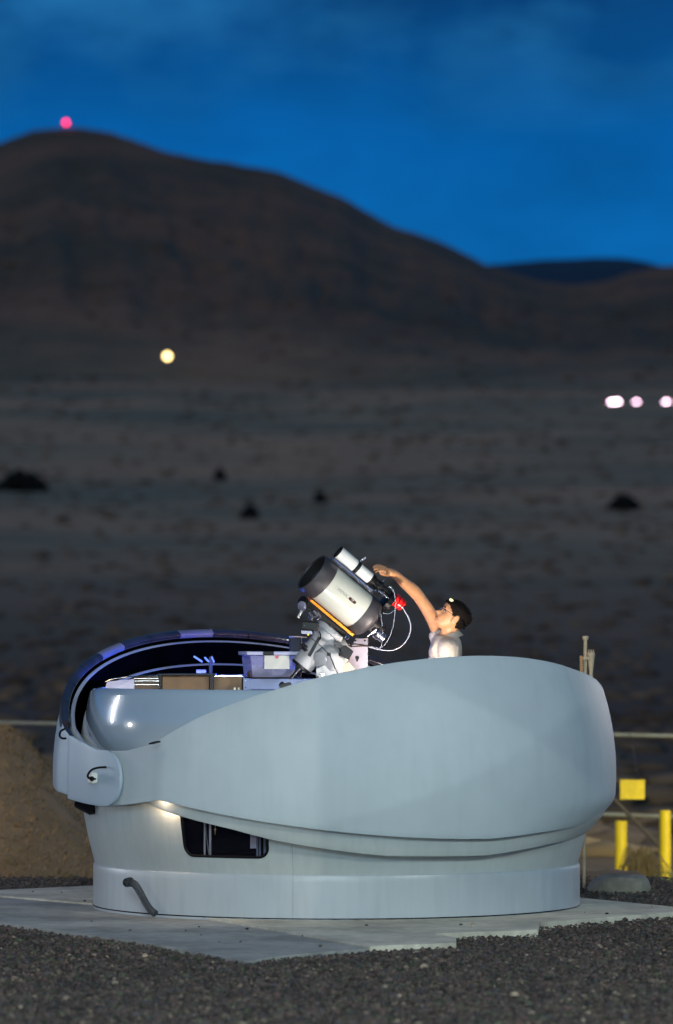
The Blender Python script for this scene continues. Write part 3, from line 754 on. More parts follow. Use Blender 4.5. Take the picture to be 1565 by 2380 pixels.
mb = MB(); mb.add([a, b, c, d, a + Vector((0, .02, 0)), b + Vector((0, .02, 0)), c + Vector((0, .02, 0)), d + Vector((0, .02, 0))], [(3, 2, 1, 0), (4, 5, 6, 7), (0, 1, 5, 4), (1, 2, 6, 5), (2, 3, 7, 6), (3, 0, 4, 7)])
mb.build('board', M['lid'], t, smooth=0)
mb = MB(); mb.tube([P(244, 1585, 24.78), P(262, 1578, 24.8), P(300, 1573, 24.86), P(372, 1569, 24.84)], .004, 6); mb.build('edge_strip', M['silver'], t)
# dark workbench between cabinet and steel case
t = thing('workbench', (-.6, 25, 0), 'dark bench with a thin metal edge between cabinet and steel case', 'workbench')
mb = MB(); ubox(mb, 498, 1573, 562, 1660, 25.0, .4); mb.build('side_board', M['wood'], t)
mb = MB(); ubox(mb, 497, 1569.5, 562, 1573, 24.98, .45); mb.build('top_edge', M['silver'], t)
# steel case with clear bin on it
t = thing('steel_case', (-.4, 24.9, 0), 'blue grey steel case under the clear storage bin', 'case')
mb = MB(); ubox(mb, 575, 1577.5, 730, 1603, 24.9, .4); mb.build('body', M['case'], t, bevel=.003)
mb = MB(); ubox(mb, 566, 1576, 577.5, 1612, 24.88, .02); cl = mb.build('corner_angle', M['case'], t)
mb = MB()
for yy in (1581.5, 1597.5):
    mb = MB(); mb.ball(P(571.5, yy, 24.875), .004, 8); mb.build('rivet', M['silver'], cl)
mb = MB(); ubox(mb, 543, 1574, 566, 1612, 25.05, .3); mb.build('shelf', M['black'], t)
for xx in (544, 553, 579):
    mb = MB(); ubox(mb, xx, 1598, xx + 4, 1640, 24.93, .02); mb.build('leg', M['paper'], t)
mb = MB(); ubox(mb, 580, 1604, 730, 1640, 25.1, .3); mb.build('lower_shelf', M['wood'], t)

t = thing('storage_bin', P(625, 1576, 25.1), 'clear plastic storage bin with milky lid and white label, on the steel case', 'storage bin')
def frustum(x0, x1, xb0, xb1, yt, yb, Y, d):
    a = [P(x0, yt, Y), P(x1, yt, Y)]; b = [P(xb0, yb, Y + .02), P(xb1, yb, Y + .02)]; D_ = Vector((0, d, 0)); D2 = Vector((0, d - .04, 0)); sh = Vector((-.055, 0, 0))
    vs = [b[0], b[1], b[1] + D2 + sh, b[0] + D2 + sh, a[0], a[1], a[1] + D_ + sh, a[0] + D_ + sh]
    return vs, [(3, 2, 1, 0), (0, 1, 5, 4), (1, 2, 6, 5), (2, 3, 7, 6), (3, 0, 4, 7)]


vs, fs = frustum(582, 690, 588, 684, 1524, 1574, 25.0, .26)
mb = MB(); mb.add(vs, fs); o = mb.build('tub', M['plastic'], t, smooth=0); s = o.modifiers.new('t', 'SOLIDIFY'); s.thickness = .002
a = P(578, 1521, 24.985); b = P(694, 1513, 24.985)
mb = MB(); mb.box(((a.x + b.x) / 2 - .028, 25.13, (a.z + b.z) / 2 - .004), ((b.x - a.x) / 2 + .01, 0, 0), (-.028, .145, 0), (0, 0, .0105)); lid = mb.build('lid', M['lid'], t, bevel=.004)
mb = MB(); a = P(612, 1523, 24.97); b = P(637, 1514, 24.97); mb.abox(a.x, b.x, 24.97, 24.984, a.z, b.z); mb.build('latch', M['black'], t, bevel=.002)
mb = MB(); a = P(615, 1563, 24.992); b = P(673, 1523.5, 24.992)
mb.abox(a.x, b.x, 24.989, 24.9915, a.z + .02, b.z); lb = mb.build('paper_label', M['paper'], t, smooth=0)
mb = MB(); c = P(652, 1533, 24.987); mb.lathe(P(644, 1526.5, 24.9885), (0, -1, 0), [(0, .011), (.0008, .011)], 16); mb.build('printed_mark', mat('pink print', (.7, .18, .25), .8), lb)
mb = MB(); mb.ball((-.44, 25.12, 1.335), .075, 10, sc=(1.1, .8, .55)); mb.ball((-.33, 25.14, 1.33), .07, 10, sc=(1.1, .8, .5)); mb.build('packed_cloth', M['wood'], t)

# dark cabinet behind the mount
t = thing('dark_equipment_box', (-.2, 25.4, 0), 'tall black equipment box standing behind the telescope mount', 'box')
mb = MB(); ubox(mb, 673, 1480, 700, 1640, 25.5, .25); mb.build('body', M['black'], t, bevel=.006)
mb = MB(); ubox(mb, 672, 1478, 701, 1482, 25.49, .27); mb.build('lid', M['case'], t, bevel=.002)
# bracket pieces on rear shutter
t = thing('latch_bracket', (-.78, 25.7, 1.3), 'shiny metal latch bracket against the dark rear shutter lining', 'bracket')
mb = MB(); mb.box(P(461, 1532, 25.6), (.026, 0, -.017), (0, .01, 0), (.003, 0, .005)); mb.build('left_arm', M['stripe'], t, bevel=.002)
mb = MB(); mb.box(P(481, 1533, 25.6), (.013, 0, -.014), (0, .01, 0), (.004, 0, .004)); mb.build('middle_arm', M['stripe'], t, bevel=.002)
mb = MB(); mb.box(P(495, 1533, 25.6), (.008, 0, -.018), (0, .01, 0), (.004, 0, .004)); mb.build('right_arm', M['stripe'], t, bevel=.002)
mb = MB(); ubox(mb, 486, 1526, 494, 1568, 25.6, .03); mb.build('post', M['cell'], t, bevel=.003)
mb = MB(); ubox(mb, 456, 1556, 480, 1568, 25.62, .03); mb.build('foot', M['sealpale'], t, bevel=.003)
# things seen through the window
t = thing('support_post', (-.42, 24, 0), 'blue lit metal posts seen through the right side of the dome window', 'post')
mb = MB(); a = P(597, 1900, 23.85)
for (x0, x1, m_) in ((596, 600, 0), (602, 606, 0), (613, 618, 0)):
    b0 = P(x0, 2100, 23.8); b1 = P(x1, 1800, 23.8); mb.abox(b0.x, b1.x, 23.8, 23.83, .03, .8)
mb.build('post_flange', M['case'], t)
mb = MB(); b0 = P(582, 1972, 23.83); b1 = P(596, 1900, 23.83); mb.abox(b0.x, b1.x, 23.83, 23.84, b0.z, b1.z); mb.build('paper_sheet', M['lid'], t)
light('window_lamp', 'POINT', (-.48, 24.0, .75), .5, (.2, .38, 1.0), None, .02)
t = thing('cable_riser', (-.7, 23.9, 0), 'two grey upright rails seen through the left side of the dome window', 'rail')
for (x0, x1) in ((474, 478), (486, 491)):
    mb = MB(); b0 = P(x0, 2000, 23.92); b1 = P(x1, 1900, 23.92); mb.abox(b0.x, b1.x, 23.92, 23.94, .03, .8); mb.build('rail', M['sealpale'], t)
t = thing('hanging_key', P(502, 1930, 23.75), 'small brass key hanging inside the dome window', 'key')
mb = MB(); mb.tube([P(500.5, 1895, 23.75), P(500.5, 1924, 23.75)], .0012, 5); mb.ball(P(500.5, 1928, 23.75), .006, 6, sc=(1, .4, 1)); mb.build('bow', M['beige'], t)
mb = MB(); mb.cyl(P(500.5, 1930, 23.75), P(500.5, 1940, 23.75), .003, .0015, 8); mb.build('blade', mat('brass', (.7, .5, .1), .3, .8), t)

# ================================================================== TELESCOPE
c17, s17 = math.cos(R(17)), math.sin(R(17))
TD = Vector((.771 * c17, s17, -.637 * c17)).normalized()        # towards the rear of the tube
TN = Vector((-.637, 0, -.771)).normalized()                     # down towards the mount
TB = TN.cross(TD).normalized()
if TB.y > 0: TB = -TB                                             # towards the viewer
T0 = C1(317, 331, 24.85)
def TS(s, n=0., b=0.): return T0 + TD * s + TN * n + TB * b
def CT(x, y):
    s = ((x - 330) * .771 + (y - 337) * .637) / 1253 / c17; n = ((x - 330) * -.637 + (y - 337) * .771) / 1253; return s, n


tel = thing('telescope', TS(.15, .15), 'large silver tubed telescope with black front ring and orange dovetail rail', 'telescope')
mb = MB(); mb.lathe(T0, TD, [(0, .112), (0, .117), (.277, .117), (.277, .112)], 64, cap=False); mb.build('tube', M['tube'], tel)
mb = MB(); mb.lathe(T0, TD, [(-.087, .113), (-.094, .116), (-.094, .121), (-.088, .124), (-.006, .124), (.002, .1195), (.002, .11)], 64, cap=False); mb.build('front_ring', M['cell'], tel)
mb = MB(); mb.lathe(T0, TD, [(-.02, .108), (-.086, .1135)], 48, cap=False); mb.build('front_baffle', M['blackm'], tel)
mb = MB(); mb.lathe(T0, TD, [(-.030, .109), (-.026, .109)], 48); co = mb.build('corrector_plate', mat('dark coated glass', (.004, .004, .005), .5, spec=.2), tel)
mb = MB(); mb.lathe(T0, TD, [(-.060, .036), (-.056, .042), (-.031, .044)], 32); mb.build('secondary_cover', M['cell'], co)
mb = MB(); mb.lathe(T0, TD, [(.275, .11), (.275, .1195), (.292, .123), (.335, .122), (.352, .115), (.364, .100), (.370, .08), (.382, .06), (.384, .055)], 64); mb.build('rear_cell', M['cell'], tel)
mb = MB(); mb.lathe(T0, TD, [(.383, .05), (.40, .05), (.402, .042), (.43, .042), (.432, .034), (.46, .034)], 32); mb.build('visual_back', M['black'], tel)
mb = MB(); mb.box(TS(.164, .130), TD * .168, TN * .0075, TB * .048); mb.build('dovetail_rail', M['orange'], tel, bevel=.0015)
# brand lettering and badge, wrapped on the tube
def wrap_text(txt, size, s_mid, n_mid, name, m, par, r_=.1174):
    cu = bpy.data.curves.new('lettering', 'FONT'); cu.body = txt; cu.size = size; cu.align_x = 'CENTER'; cu.align_y = 'CENTER'; cu.extrude = 0; cu.resolution_u = 2
    o = bpy.data.objects.new('tmp', cu); COL.objects.link(o); dg = bpy.context.evaluated_depsgraph_get(); me = bpy.data.meshes.new_from_object(o.evaluated_get(dg)); bpy.data.objects.remove(o)
    a0 = -n_mid / r_
    for v in me.vertices:
        al = a0 + v.co.y / r_; v.co = TS(s_mid + v.co.x, -math.sin(al) * r_, math.cos(al) * r_)
    me.materials.clear(); me.materials.append(m); q = bpy.data.objects.new(name, me); COL.objects.link(q); q.parent = par
    q.matrix_parent_inverse = Matrix.Translation(-par.location) if par.type == 'EMPTY' else Matrix.Identity(4); return q


def wrap_poly(poly, s_mid, n_mid, name, m, par, r_, ring=False, ring_w=.0008):
    a0 = -n_mid / r_; mb = MB()
    def f(x, y): al = a0 + y / r_; return TS(s_mid + x, -math.sin(al) * r_, math.cos(al) * r_)
    if ring:
        k = len(poly); vs = [f(x, y) for x, y in poly] + [f(x * (1 - ring_w * 9), y * (1 - ring_w / .012 * 1.6)) for x, y in poly]
        mb.add(vs, [(i, (i + 1) % k, k + (i + 1) % k, k + i) for i in range(k)])
    else:
        # horizontal strips so that the plate follows the curve
        mb.add([f(x, y) for x, y in poly] + [f(0, 0)], [(i, (i + 1) % len(poly), len(poly)) for i in range(len(poly))])
    return mb.build(name, m, par, smooth=0)


def pill(hl, hh_, n=8):
    out = []
    for q, (cx) in ((0, hl - hh_), (1, -(hl - hh_))):
        for i in range(n + 1): th = -math.pi / 2 + math.pi * i / n + math.pi * q; out.append((cx + hh_ * math.cos(th), hh_ * math.sin(th)))
    return out


ink = mat('dark print', (.02, .018, .016), .5)
wrap_poly(pill(.078, .0085), .118, -.022, 'nameplate_outline', ink, tel, .1173, ring=True)
wrap_text('CELESTRON', .0135, .092, -.022, 'lettering', ink, tel)
bd = wrap_poly(pill(.027, .0095), .171, -.022, 'badge', mat('badge brown', (.05, .018, .01), .3), tel, .1176)
wrap_text('EDGE\nHD', .0075, .171, -.022, 'badge_lettering', M['white'], bd, .1179)
for k, (s, n) in enumerate((CT(740, 700), )):
    pass
s0, n0 = CT(690, 690)
foc = MB(); foc.lathe(TS(s0 - .02, n0, .04), TD, [(0, .022), (.025, .022), (.027, .032), (.055, .032), (.058, .028), (.085, .027), (.09, .02)], 28); fo = foc.build('focuser_motor', M['silver'], tel, bevel=.001)
mb = MB(); s1, n1 = CT(655, 655); mb.box(TS(s1 + .01, n1, .03), TD * .022, TN * .022, TB * .02); mb.build('focuser_bracket', M['black'], tel, bevel=.003)
mb = MB(); mb.cyl(C1(728, 560, 24.84), C1(742, 655, 24.84), .0045, n=8); mb.build('strut', M['silver'], tel)
mb = MB(); mb.cyl(C1(632, 728, 24.84), C1(700, 678, 24.84), .003, n=8); mb.build('thin_strut', M['silver'], tel)

# guide refractor on top
gs0, gn0 = CT(452, 128); gn0 = -.186; gs0 = -.052
gd = thing('guide_refractor', TS(.1, gn0), 'small white refractor with red camera riding on top of the large telescope', 'small telescope')
def gl(prof, n=32, cap=True): m_ = MB(); m_.lathe(TS(0, gn0), TD, prof, n, cap=cap); return m_
gl([(-.020, .0345), (-.050, .0355), (-.0505, .038), (.080, .038), (.084, .035)], cap=False).build('dew_shield', M['white'], gd)
gl([(-.0495, .0352), (-.02, .034)], cap=False).build('shield_lining', M['blackm'], gd)
gl([(-.03, .0345), (-.028, .0345)]).build('objective_lens', M['blackm'], gd)
gl([(-.0505, .0352), (-.0525, .037), (-.050, .0392), (-.045, .0392), (-.045, .0375)], cap=False).build('front_trim', M['black'], gd)
gl([(.084, .030), (.086, .0405), (.106, .0405), (.108, .030)]).build('tube_ring', M['black'], gd, bevel=.001)
gl([(.108, .034), (.200, .034), (.204, .031)]).build('main_tube', M['white'], gd)
gl([(.2, .030), (.202, .0365), (.225, .0365), (.227, .028), (.262, .028), (.264, .033), (.284, .033), (.286, .024), (.375, .024)]).build('focuser', M['black'], gd, bevel=.001)
k = MB(); k.lathe(TS(.242, gn0, .028), TB, [(0, .006), (.02, .006), (.021, .013), (.034, .013)], 16); k.build('focus_knob', M['black'], gd)
k = MB(); k.lathe(TS(.275, gn0 - .03, .0), -TN, [(0, .004), (.018, .004)], 10); k.build('focus_lock', M['silver'], gd)
for (s_, n_o, b_, q_) in ((.30, .026, .026, .007), (.325, -.030, .01, .008), (.34, .03, .03, .006), (.262, .036, .03, .006), (.35, -.026, .012, .006)):
    k = MB(); k.lathe(TS(s_, gn0 + n_o, b_), TB - TN * .5, [(0, q_), (.016, q_), (.017, q_ * .6)], 10); k.build('thumb_screw', M['silver'], gd)
k = MB(); k.box(TS(.25, gn0 + .045, .0), TD * .03, TN * .009, TB * .018); k.build('motor_block', M['black'], gd, bevel=.002)
k = MB(); k.box(TS(.315, gn0 + .02, .02), TD * .04, TN * .012, TB * .016); k.build('adapter_block', M['black'], gd, bevel=.002)
k = MB(); k.lathe(TS(0, gn0 + .040), TD, [(.352, .055), (.356, .064), (.386, .064), (.390, .055)], 40); k.build('filter_wheel', M['black'], gd)
k = MB(); k.lathe(TS(0, gn0 + .002), TD, [(.390, .026), (.392, .037), (.410, .037), (.411, .029), (.419, .029), (.420, .037), (.440, .037), (.441, .029), (.447, .029), (.448, .034), (.460, .033), (.464, .026)], 40); k.build('camera_body', M['red'], gd)
# dovetail with lattice between
for sgn in (-1, 1):
    k = MB(); k.box(TS(.105, -.131, sgn * .024), TD * .155, TN * .004, TB * .0025); k.build('side_rail', M['silver'], gd)
k = MB(); k.box(TS(.105, -.1395, 0), TD * .15, TN * .0045, TB * .0235); k.build('dovetail_bar', M['case'], gd)
k = MB()
for i in range(7):
    a = TS(-.04 + i * .042, -.1215 if i % 2 else -.143, .0262); b = TS(-.04 + (i + 1) * .042, -.143 if i % 2 else -.1215, .0262); k.cyl(a, b, .0018, n=6)
k.build('lattice', M['silver'], gd)
for s in (.095, ):
    k = MB(); k.box(TS(s, -.151, 0), TD * .012, TN * .012, TB * .02); k.build('ring_base', M['silver'], gd, bevel=.001)
    k = MB(); k.lathe(TS(s, gn0 - .038, 0), -TN, [(0, .005), (.012, .005), (.013, .009), (.022, .009)], 12); k.build('ring_foot', M['silver'], gd, bevel=.001)
k = MB(); k.cyl(TS(.095, gn0 - .05), TS(.102, gn0 - .078), .006, n=10); k.build('clamp_screw', M['sealpale'], gd)
k = MB(); k.box(TS(.215, -.152, 0), TD * .012, TN * .012, TB * .02); k.build('rear_foot', M['black'], gd, bevel=.001)
k = MB(); k.cyl(C1(715, 395, 24.84), C1(790, 450, 24.84), .003, n=8); k.cyl(C1(742, 432, 24.84), C1(755, 405, 24.84), .004, n=8); k.build('focus_rod', M['silver'], gd)

# cables
def cable(name, pts, r, m, label):
    mb = MB(); mb.tube(pts, r, 8, sm=6); o = mb.build(name, m); return tag(o, label, 'cable', 'cables behind the telescope')


cable('camera_cable', [C1(880, 500, 25.0), C1(902, 540, 25.0), C1(935, 600, 25.02), C1(948, 665, 25.05), C1(930, 735, 25.08), C1(880, 798, 25.1), C1(810, 828, 25.1), C1(720, 822, 25.08), (C1(650, 803, 25.05)), C1(560, 780, 25.0)], .0034, M['cable'], 'thick pale cable looping from the red camera down to the mount')
cable('camera_cable', [C1(805, 365, 24.9), C1(828, 410, 24.9), C1(836, 480, 24.92), C1(832, 570, 24.95), C1(815, 670, 24.98), C1(790, 740, 25), C1(745, 800, 25.02), C1(715, 820, 25.05)], .0018, M['cable'], 'thin pale cable hanging from the guide scope focuser past the filter wheel')
cable('camera_cable', [C1(742, 752, 24.98), C1(738, 785, 24.98), C1(722, 810, 25.0), C1(660, 800, 25.0)], .0021, M['cable'], 'short pale cable below the silver focuser motor')
cable('camera_cable', [C1(750, 560, 24.84), C1(790, 562, 24.84), C1(830, 535, 24.88), C1(858, 512, 24.92)], .0016, M['cable'], 'short thin cable under the black filter wheel')
for dy, q in ((0, 'upper'), (10, 'middle'), (22, 'lower')):
    cable('power_cable', [C1(478, 752 + dy * .3, 24.72), C1(500, 770 + dy, 24.72), C1(540, 778 + dy, 24.76), C1(600, 786 + dy * .5, 24.9), C1(640, 798, 25.0)], .003, M['rubber'], q + ' black cable running from the mount head to the right')

# ================================================================== MOUNT
mt = thing('telescope_mount', (0.05, 24.9, 0), 'grey white equatorial mount carrying the large telescope', 'telescope mount')
dsd, dnd = CT(385, 680)
SM = .222
def dl(prof, n=40, s=SM, b=0.): m_ = MB(); m_.lathe(TS(s, 0, b), TN, prof, n); return m_
k = MB(); k.box(TS(.150, .160), TD * .155, TN * .0135, TB * .040); k.build('saddle', M['black'], mt, bevel=.002)
dl([(.174, .07), (.176, .086), (.206, .090), (.212, .086)], 48, SM - .005).build('head_disc', M['mount'], mt, bevel=.002)
dl([(.212, .080), (.250, .080), (.262, .070), (.30, .064)], 48, SM).build('head_collar', M['mount'], mt, bevel=.002)
dl([(.262, .066), (.40, .066), (.452, .0655), (.455, .060)], 48, SM).build('declination_housing', M['mount'], mt)
dl([(.4535, .0663), (.470, .0663), (.472, .055)], 48, SM).build('end_cap', M['black'], mt)
dl([(.47, .022), (.485, .022), (.487, .0145), (.60, .0145)], 24, SM).build('counterweight_shaft', mat('dark chromed shaft', (.012, .012, .014), .25, .2), mt)
k = MB(); k.lathe(TS(SM, .592), TN, [(0, .02), (.02, .02), (.022, .015)], 16); k.build('shaft_collar', M['black'], mt)
k = MB(); k.box(C1(40, 1080, 24.72), (.034, 0, .006), (0, .014, 0), (-.004, 0, .012)); k.build('shaft_clamp', M['black'], mt, bevel=.003)
k = MB(); k.ball(C1(15, 1072, 24.72), .014, 8); k.build('shaft_knob', M['black'], mt, bevel=.002)
# polar axis housing
pa = Vector((.46, .80, .38)).normalized(); pc = C1(385, 865, 24.93)
k = MB(); k.lathe(pc, pa, [(-.115, .05), (-.112, .064), (-.10, .078), (-.07, .086), (.06, .086), (.08, .075), (.10, .07)], 48); k.build('polar_housing', M['mount'], mt, smooth=50)
k = MB(); k.lathe(pc - pa * .113 + Vector((-.02, 0, .03)), -pa, [(0, .042), (.008, .040), (.010, .03)], 32); k.build('polar_cover', M['mount'], mt)
for (x, y, Y) in ((365, 645, 24.78), (437, 860, 24.79)):
    k = MB(); k.lathe(C1(x, y, Y), (-.1, -1, .1), [(-.01, .009), (.006, .009), (.007, .006)], 16); k.build('cap_screw', M['black'], mt)
# wedge bracket and base
def poly_prism(name, pts, Y, d, m, par, bevel=.003):
    f = [C1(x, y, Y) for x, y in pts]; b = [C1(x, y, Y) + Vector((0, d, 0)) for x, y in pts]; n = len(f); mb = MB()
    mb.add(f + b, [tuple(range(n))[::-1], tuple(range(n, 2 * n))] + [(i, (i + 1) % n, n + (i + 1) % n, n + i) for i in range(n)])
    o = mb.build(name, m, par, smooth=0, bevel=bevel); bm = bmesh.new(); bm.from_mesh(o.data); bmesh.ops.recalc_face_normals(bm, faces=bm.faces); bm.to_mesh(o.data); bm.free(); return o


poly_prism('wedge_bracket', [(262, 960), (330, 930), (452, 880), (478, 905), (440, 1010), (350, 1080), (262, 1080)], 24.84, .05, M['mount'], mt)
poly_prism('wedge_side', [(440, 870), (500, 915), (560, 980), (560, 1040), (430, 1040), (445, 960)], 24.95, .05, M['beige'], mt)
for (x, y) in ((308, 1003),):
    k = MB(); k.lathe(C1(x, y, 24.84), (0, -1, 0), [(-.002, .014), (.006, .014), (.008, .009), (.016, .009)], 6); k.build('bracket_bolt', M['silver'], mt)
k = MB(); k.lathe(C1(273, 1028, 24.83), (0, -1, 0), [(-.01, .011), (.01, .011)], 14); k.build('bracket_knob', M['black'], mt)
# saddle end, knobs and electronics
k = MB(); k.box(C1(218, 650, 24.70), (.050, 0, -.004), (0, .022, 0), (.004, 0, .024)); cb = k.build('control_box', M['black'], mt, bevel=.006)
for (x, y) in ((175, 650), (213, 652), (252, 655)):
    k = MB(); k.ball(C1(x, y, 24.676), .003, 6); k.build('box_screw', M['silver'], cb)
k = MB(); k.box(C1(195, 697, 24.72), (.032, 0, -.002), (0, .02, 0), (0, 0, .010)); k.build('connector_plate', M['sealpale'], mt, bevel=.002)
k = MB(); k.ball(C1(205, 714, 24.69), .005, 8); k.build('status_light', mat('yellow indicator', (.8, .6, .02), .4, emit=(1, .8, .05), es=1.2), mt)
k = MB(); k.lathe(C1(163, 507, 24.80), (-.55, -.75, -.1), [(0, .028), (.006, .030), (.012, .024), (.014, .01)], 24); k.build('saddle_knob', M['sealpale'], mt)
k = MB(); k.cyl(C1(160, 540, 24.76), C1(130, 592, 24.76), .0065, .0075, n=12); k.build('knob_handle', M['white'], mt)
k = MB(); k.lathe(C1(175, 478, 24.84), (-.4, -.5, .3), [(0, .03), (.02, .03), (.022, .02)], 20); k.build('saddle_end', M['black'], mt)
for (x, y, a, b, r_) in ((215, 560, 24, 34, .009), (245, 545, 28, 36, .008), (272, 560, 22, 34, .008), (205, 590, 30, 14, .007), (250, 585, 26, 20, .007)):
    k = MB(); k.cyl(C1(x, y, 24.76), C1(x + a, y + b, 24.74), r_, r_ * .9, n=12); k.build('clamp_bolt', M['silver'], mt)
k = MB(); k.cyl(C1(90, 728, 24.74), C1(195, 735, 24.72), .0032, n=8); k.build('fine_rod', M['silver'], mt)
k = MB(); k.lathe(C1(165, 775, 24.70), (.3, -.2, -.75), [(0, .014), (.02, .014), (.022, .02), (.034, .02), (.036, .012), (.05, .012)], 16); k.build('altitude_knob', M['black'], mt)
k = MB(); k.box(C1(250, 800, 24.665), (.031, 0, .055), (0, .006, 0), (-.009, 0, .005)); k.build('label_bar', M['black'], mt, bevel=.002)
k = MB(); k.box(C1(356, 857, 24.80), (.011, 0, 0), (0, .008, 0), (0, 0, .009)); k.build('junction_box', M['black'], mt, bevel=.002)
k = MB(); k.tube([C1(285, 692, 24.68), C1(296, 720, 24.66), C1(285, 755, 24.65)], .0035, 6); k.tube([C1(228, 740, 24.66), C1(290, 790, 24.68), C1(350, 850, 24.79)], .0022, 6); k.tube([C1(362, 865, 24.8), C1(385, 920, 24.79), C1(420, 1002, 24.8), C1(440, 1040, 24.8)], .0028, 6); k.build('mount_wire', M['rubber'], mt)
poly_prism('motor_box', [(430, 805), (478, 790), (535, 835), (500, 900), (452, 862)], 24.80, .07, M['black'], mt, .003)
poly_prism('motor_arm', [(388, 775), (432, 792), (450, 800), (440, 812), (400, 800)], 24.80, .03, M['cell'], mt, .002)
k = MB(); k.lathe(C1(482, 742, 24.76), (.2, -.4, .3), [(0, .012), (.024, .012)], 14); k.build('cable_gland', M['silver'], mt)
poly_prism('pier_plate', [(478, 905), (505, 830), (548, 738), (600, 742), (637, 738), (637, 1060), (478, 1060)], 25.08, .035, mat('lavender white paint', (.33, .29, .34), .5), mt, .002)
k = MB(); k.lathe(C1(560, 880, 25.08), (0, -1, 0), [(0, .011), (.003, .011)], 16); k.box(C1(560, 893, 25.078), (.006, 0, 0), (0, .002, 0), (0, 0, .012))
for (x, y) in ((548, 757), (615, 757)): k.lathe(C1(x, y, 25.08), (0, -1, 0), [(0, .006), (.003, .006)], 10)
k.build('plate_hole', M['blackm'], mt)
k = MB(); k.cyl((.17, 25.05, .03), (.17, 25.05, 1.22), .1, n=32); k.build('pier', M['white'], mt)

# ================================================================== PERSON
HD = Vector((-.84, -.06, .54)).normalized()                      # facing direction: left and up
HL = Vector((0.05, -1, 0)); HL = (HL - HD * HL.dot(HD)).normalized(); HU = HD.cross(HL).normalized()
if HU.z < 0: HU = -HU
HO = C2(1200, 848, 25.20)
def HPt(x, y, z): return HO + HD * x * .93 + HL * y * .95 + HU * z * .83


XF = [(-.122, .036), (-.112, .068), (-.098, .091), (-.085, .094), (-.072, .087), (-.06, .094), (-.05, .090), (-.035, .088), (-.015, .080), (0, .080), (.015, .090), (.04, .092), (.07, .085), (.092, .062), (.106, .036), (.113, .0)]
XB = [(-.122, -.015), (-.10, .005), (-.085, .025), (-.06, .055), (-.035, .078), (0, .094), (.03, .1), (.06, .094), (.085, .072), (.1, .047), (.113, 0)]
WW = [(-.122, .012), (-.112, .028), (-.1, .042), (-.08, .053), (-.06, .059), (-.03, .067), (0, .073), (.03, .076), (.06, .072), (.085, .055), (.1, .036), (.113, 0.)]
def head_mesh(mb, grow=0., filt=None, nz=56, na=72):
    vs = []; fs = []
    for j in range(nz + 1):
        z = -.121 + (.2335) * (.5 - .5 * math.cos(math.pi * j / nz))
        for i in range(na):
            a = 2 * math.pi * i / na; ca_, sa_ = math.cos(a), math.sin(a)
            xf = lerp_t(z, XF); xb = lerp_t(z, XB); w_ = lerp_t(z, WW)
            cx = (xf - xb) / 2; hx = (xf + xb) / 2
            x = cx + hx * ca_; y = w_ * sa_ * (1 - .12 * max(0, ca_) ** 3)
            if ca_ > 0:
                g = math.exp(-(y / .011) ** 2)                                         # nose
                nz_ = lerp_t(z, [(-.050, 0), (-.044, .014), (-.036, .034), (-.024, .030), (0, .012), (.012, .002), (.02, 0)])
                x += g * nz_
                x -= .010 * math.exp(-((abs(y) - .031) / .014) ** 2 - ((z - .002) / .011) ** 2)  # eye sockets
                x += .006 * math.exp(-(y / .022) ** 2 - ((z + .063) / .0045) ** 2) + .006 * math.exp(-(y / .02) ** 2 - ((z + .074) / .005) ** 2)
            k = 1 + grow / .09; p = HPt(x * k, y * k, z * (1 + grow / .12) if z > 0 else z)
            vs.append((p, x, y, z))
    keep = []
    for j in range(nz):
        for i in range(na):
            f = (j * na + i, j * na + (i + 1) % na, (j + 1) * na + (i + 1) % na, (j + 1) * na + i)
            x, y, z = [sum(vs[q][c] for q in f) / 4 for c in (1, 2, 3)]
            if filt is None or filt(x, y, z): keep.append(f)
    if filt is None: keep.append(tuple(reversed(range(na)))); keep.append(tuple(range(nz * na, nz * na + na)))
    mb.add([v[0] for v in vs], keep); return mb


def skin_obj(chains, sub=2):
    """chains: list of [(point, radius), ...]; a chain may start on an index of a former point"""
    verts = []; rad = []; edges = []; idx = {}
    for ch in chains:
        prev = None
        for p, r_ in ch:
            key = tuple(round(c, 5) for c in p)
            if key in idx: cur = idx[key]
            else: cur = len(verts); verts.append(tuple(p)); rad.append(r_ if isinstance(r_, tuple) else (r_, r_)); idx[key] = cur
            if prev is not None: edges.append((prev, cur))
            prev = cur
    me = bpy.data.meshes.new('sk'); me.from_pydata(verts, edges, []); o = bpy.data.objects.new('sk', me); COL.objects.link(o)
    s = o.modifiers.new('s', 'SKIN'); s.use_smooth_shade = True
    lay = me.skin_vertices[0] if me.skin_vertices else None
    if lay is None:
        bm = bmesh.new(); bm.from_mesh(me); bm.verts.layers.skin.verify(); bm.to_mesh(me); bm.free(); lay = me.skin_vertices[0]
    for i, r_ in enumerate(rad): lay.data[i].radius = r_; lay.data[i].use_root = (i == 0)
    u = o.modifiers.new('u', 'SUBSURF'); u.levels = sub; u.render_levels = sub
    dg = bpy.context.evaluated_depsgraph_get(); m2 = bpy.data.meshes.new_from_object(o.evaluated_get(dg)); bpy.data.objects.remove(o)
    return m2


def to_mb(mb, me):
    mb.add([v.co.copy() for v in me.vertices], [tuple(p.vertices) for p in me.polygons]); return mb


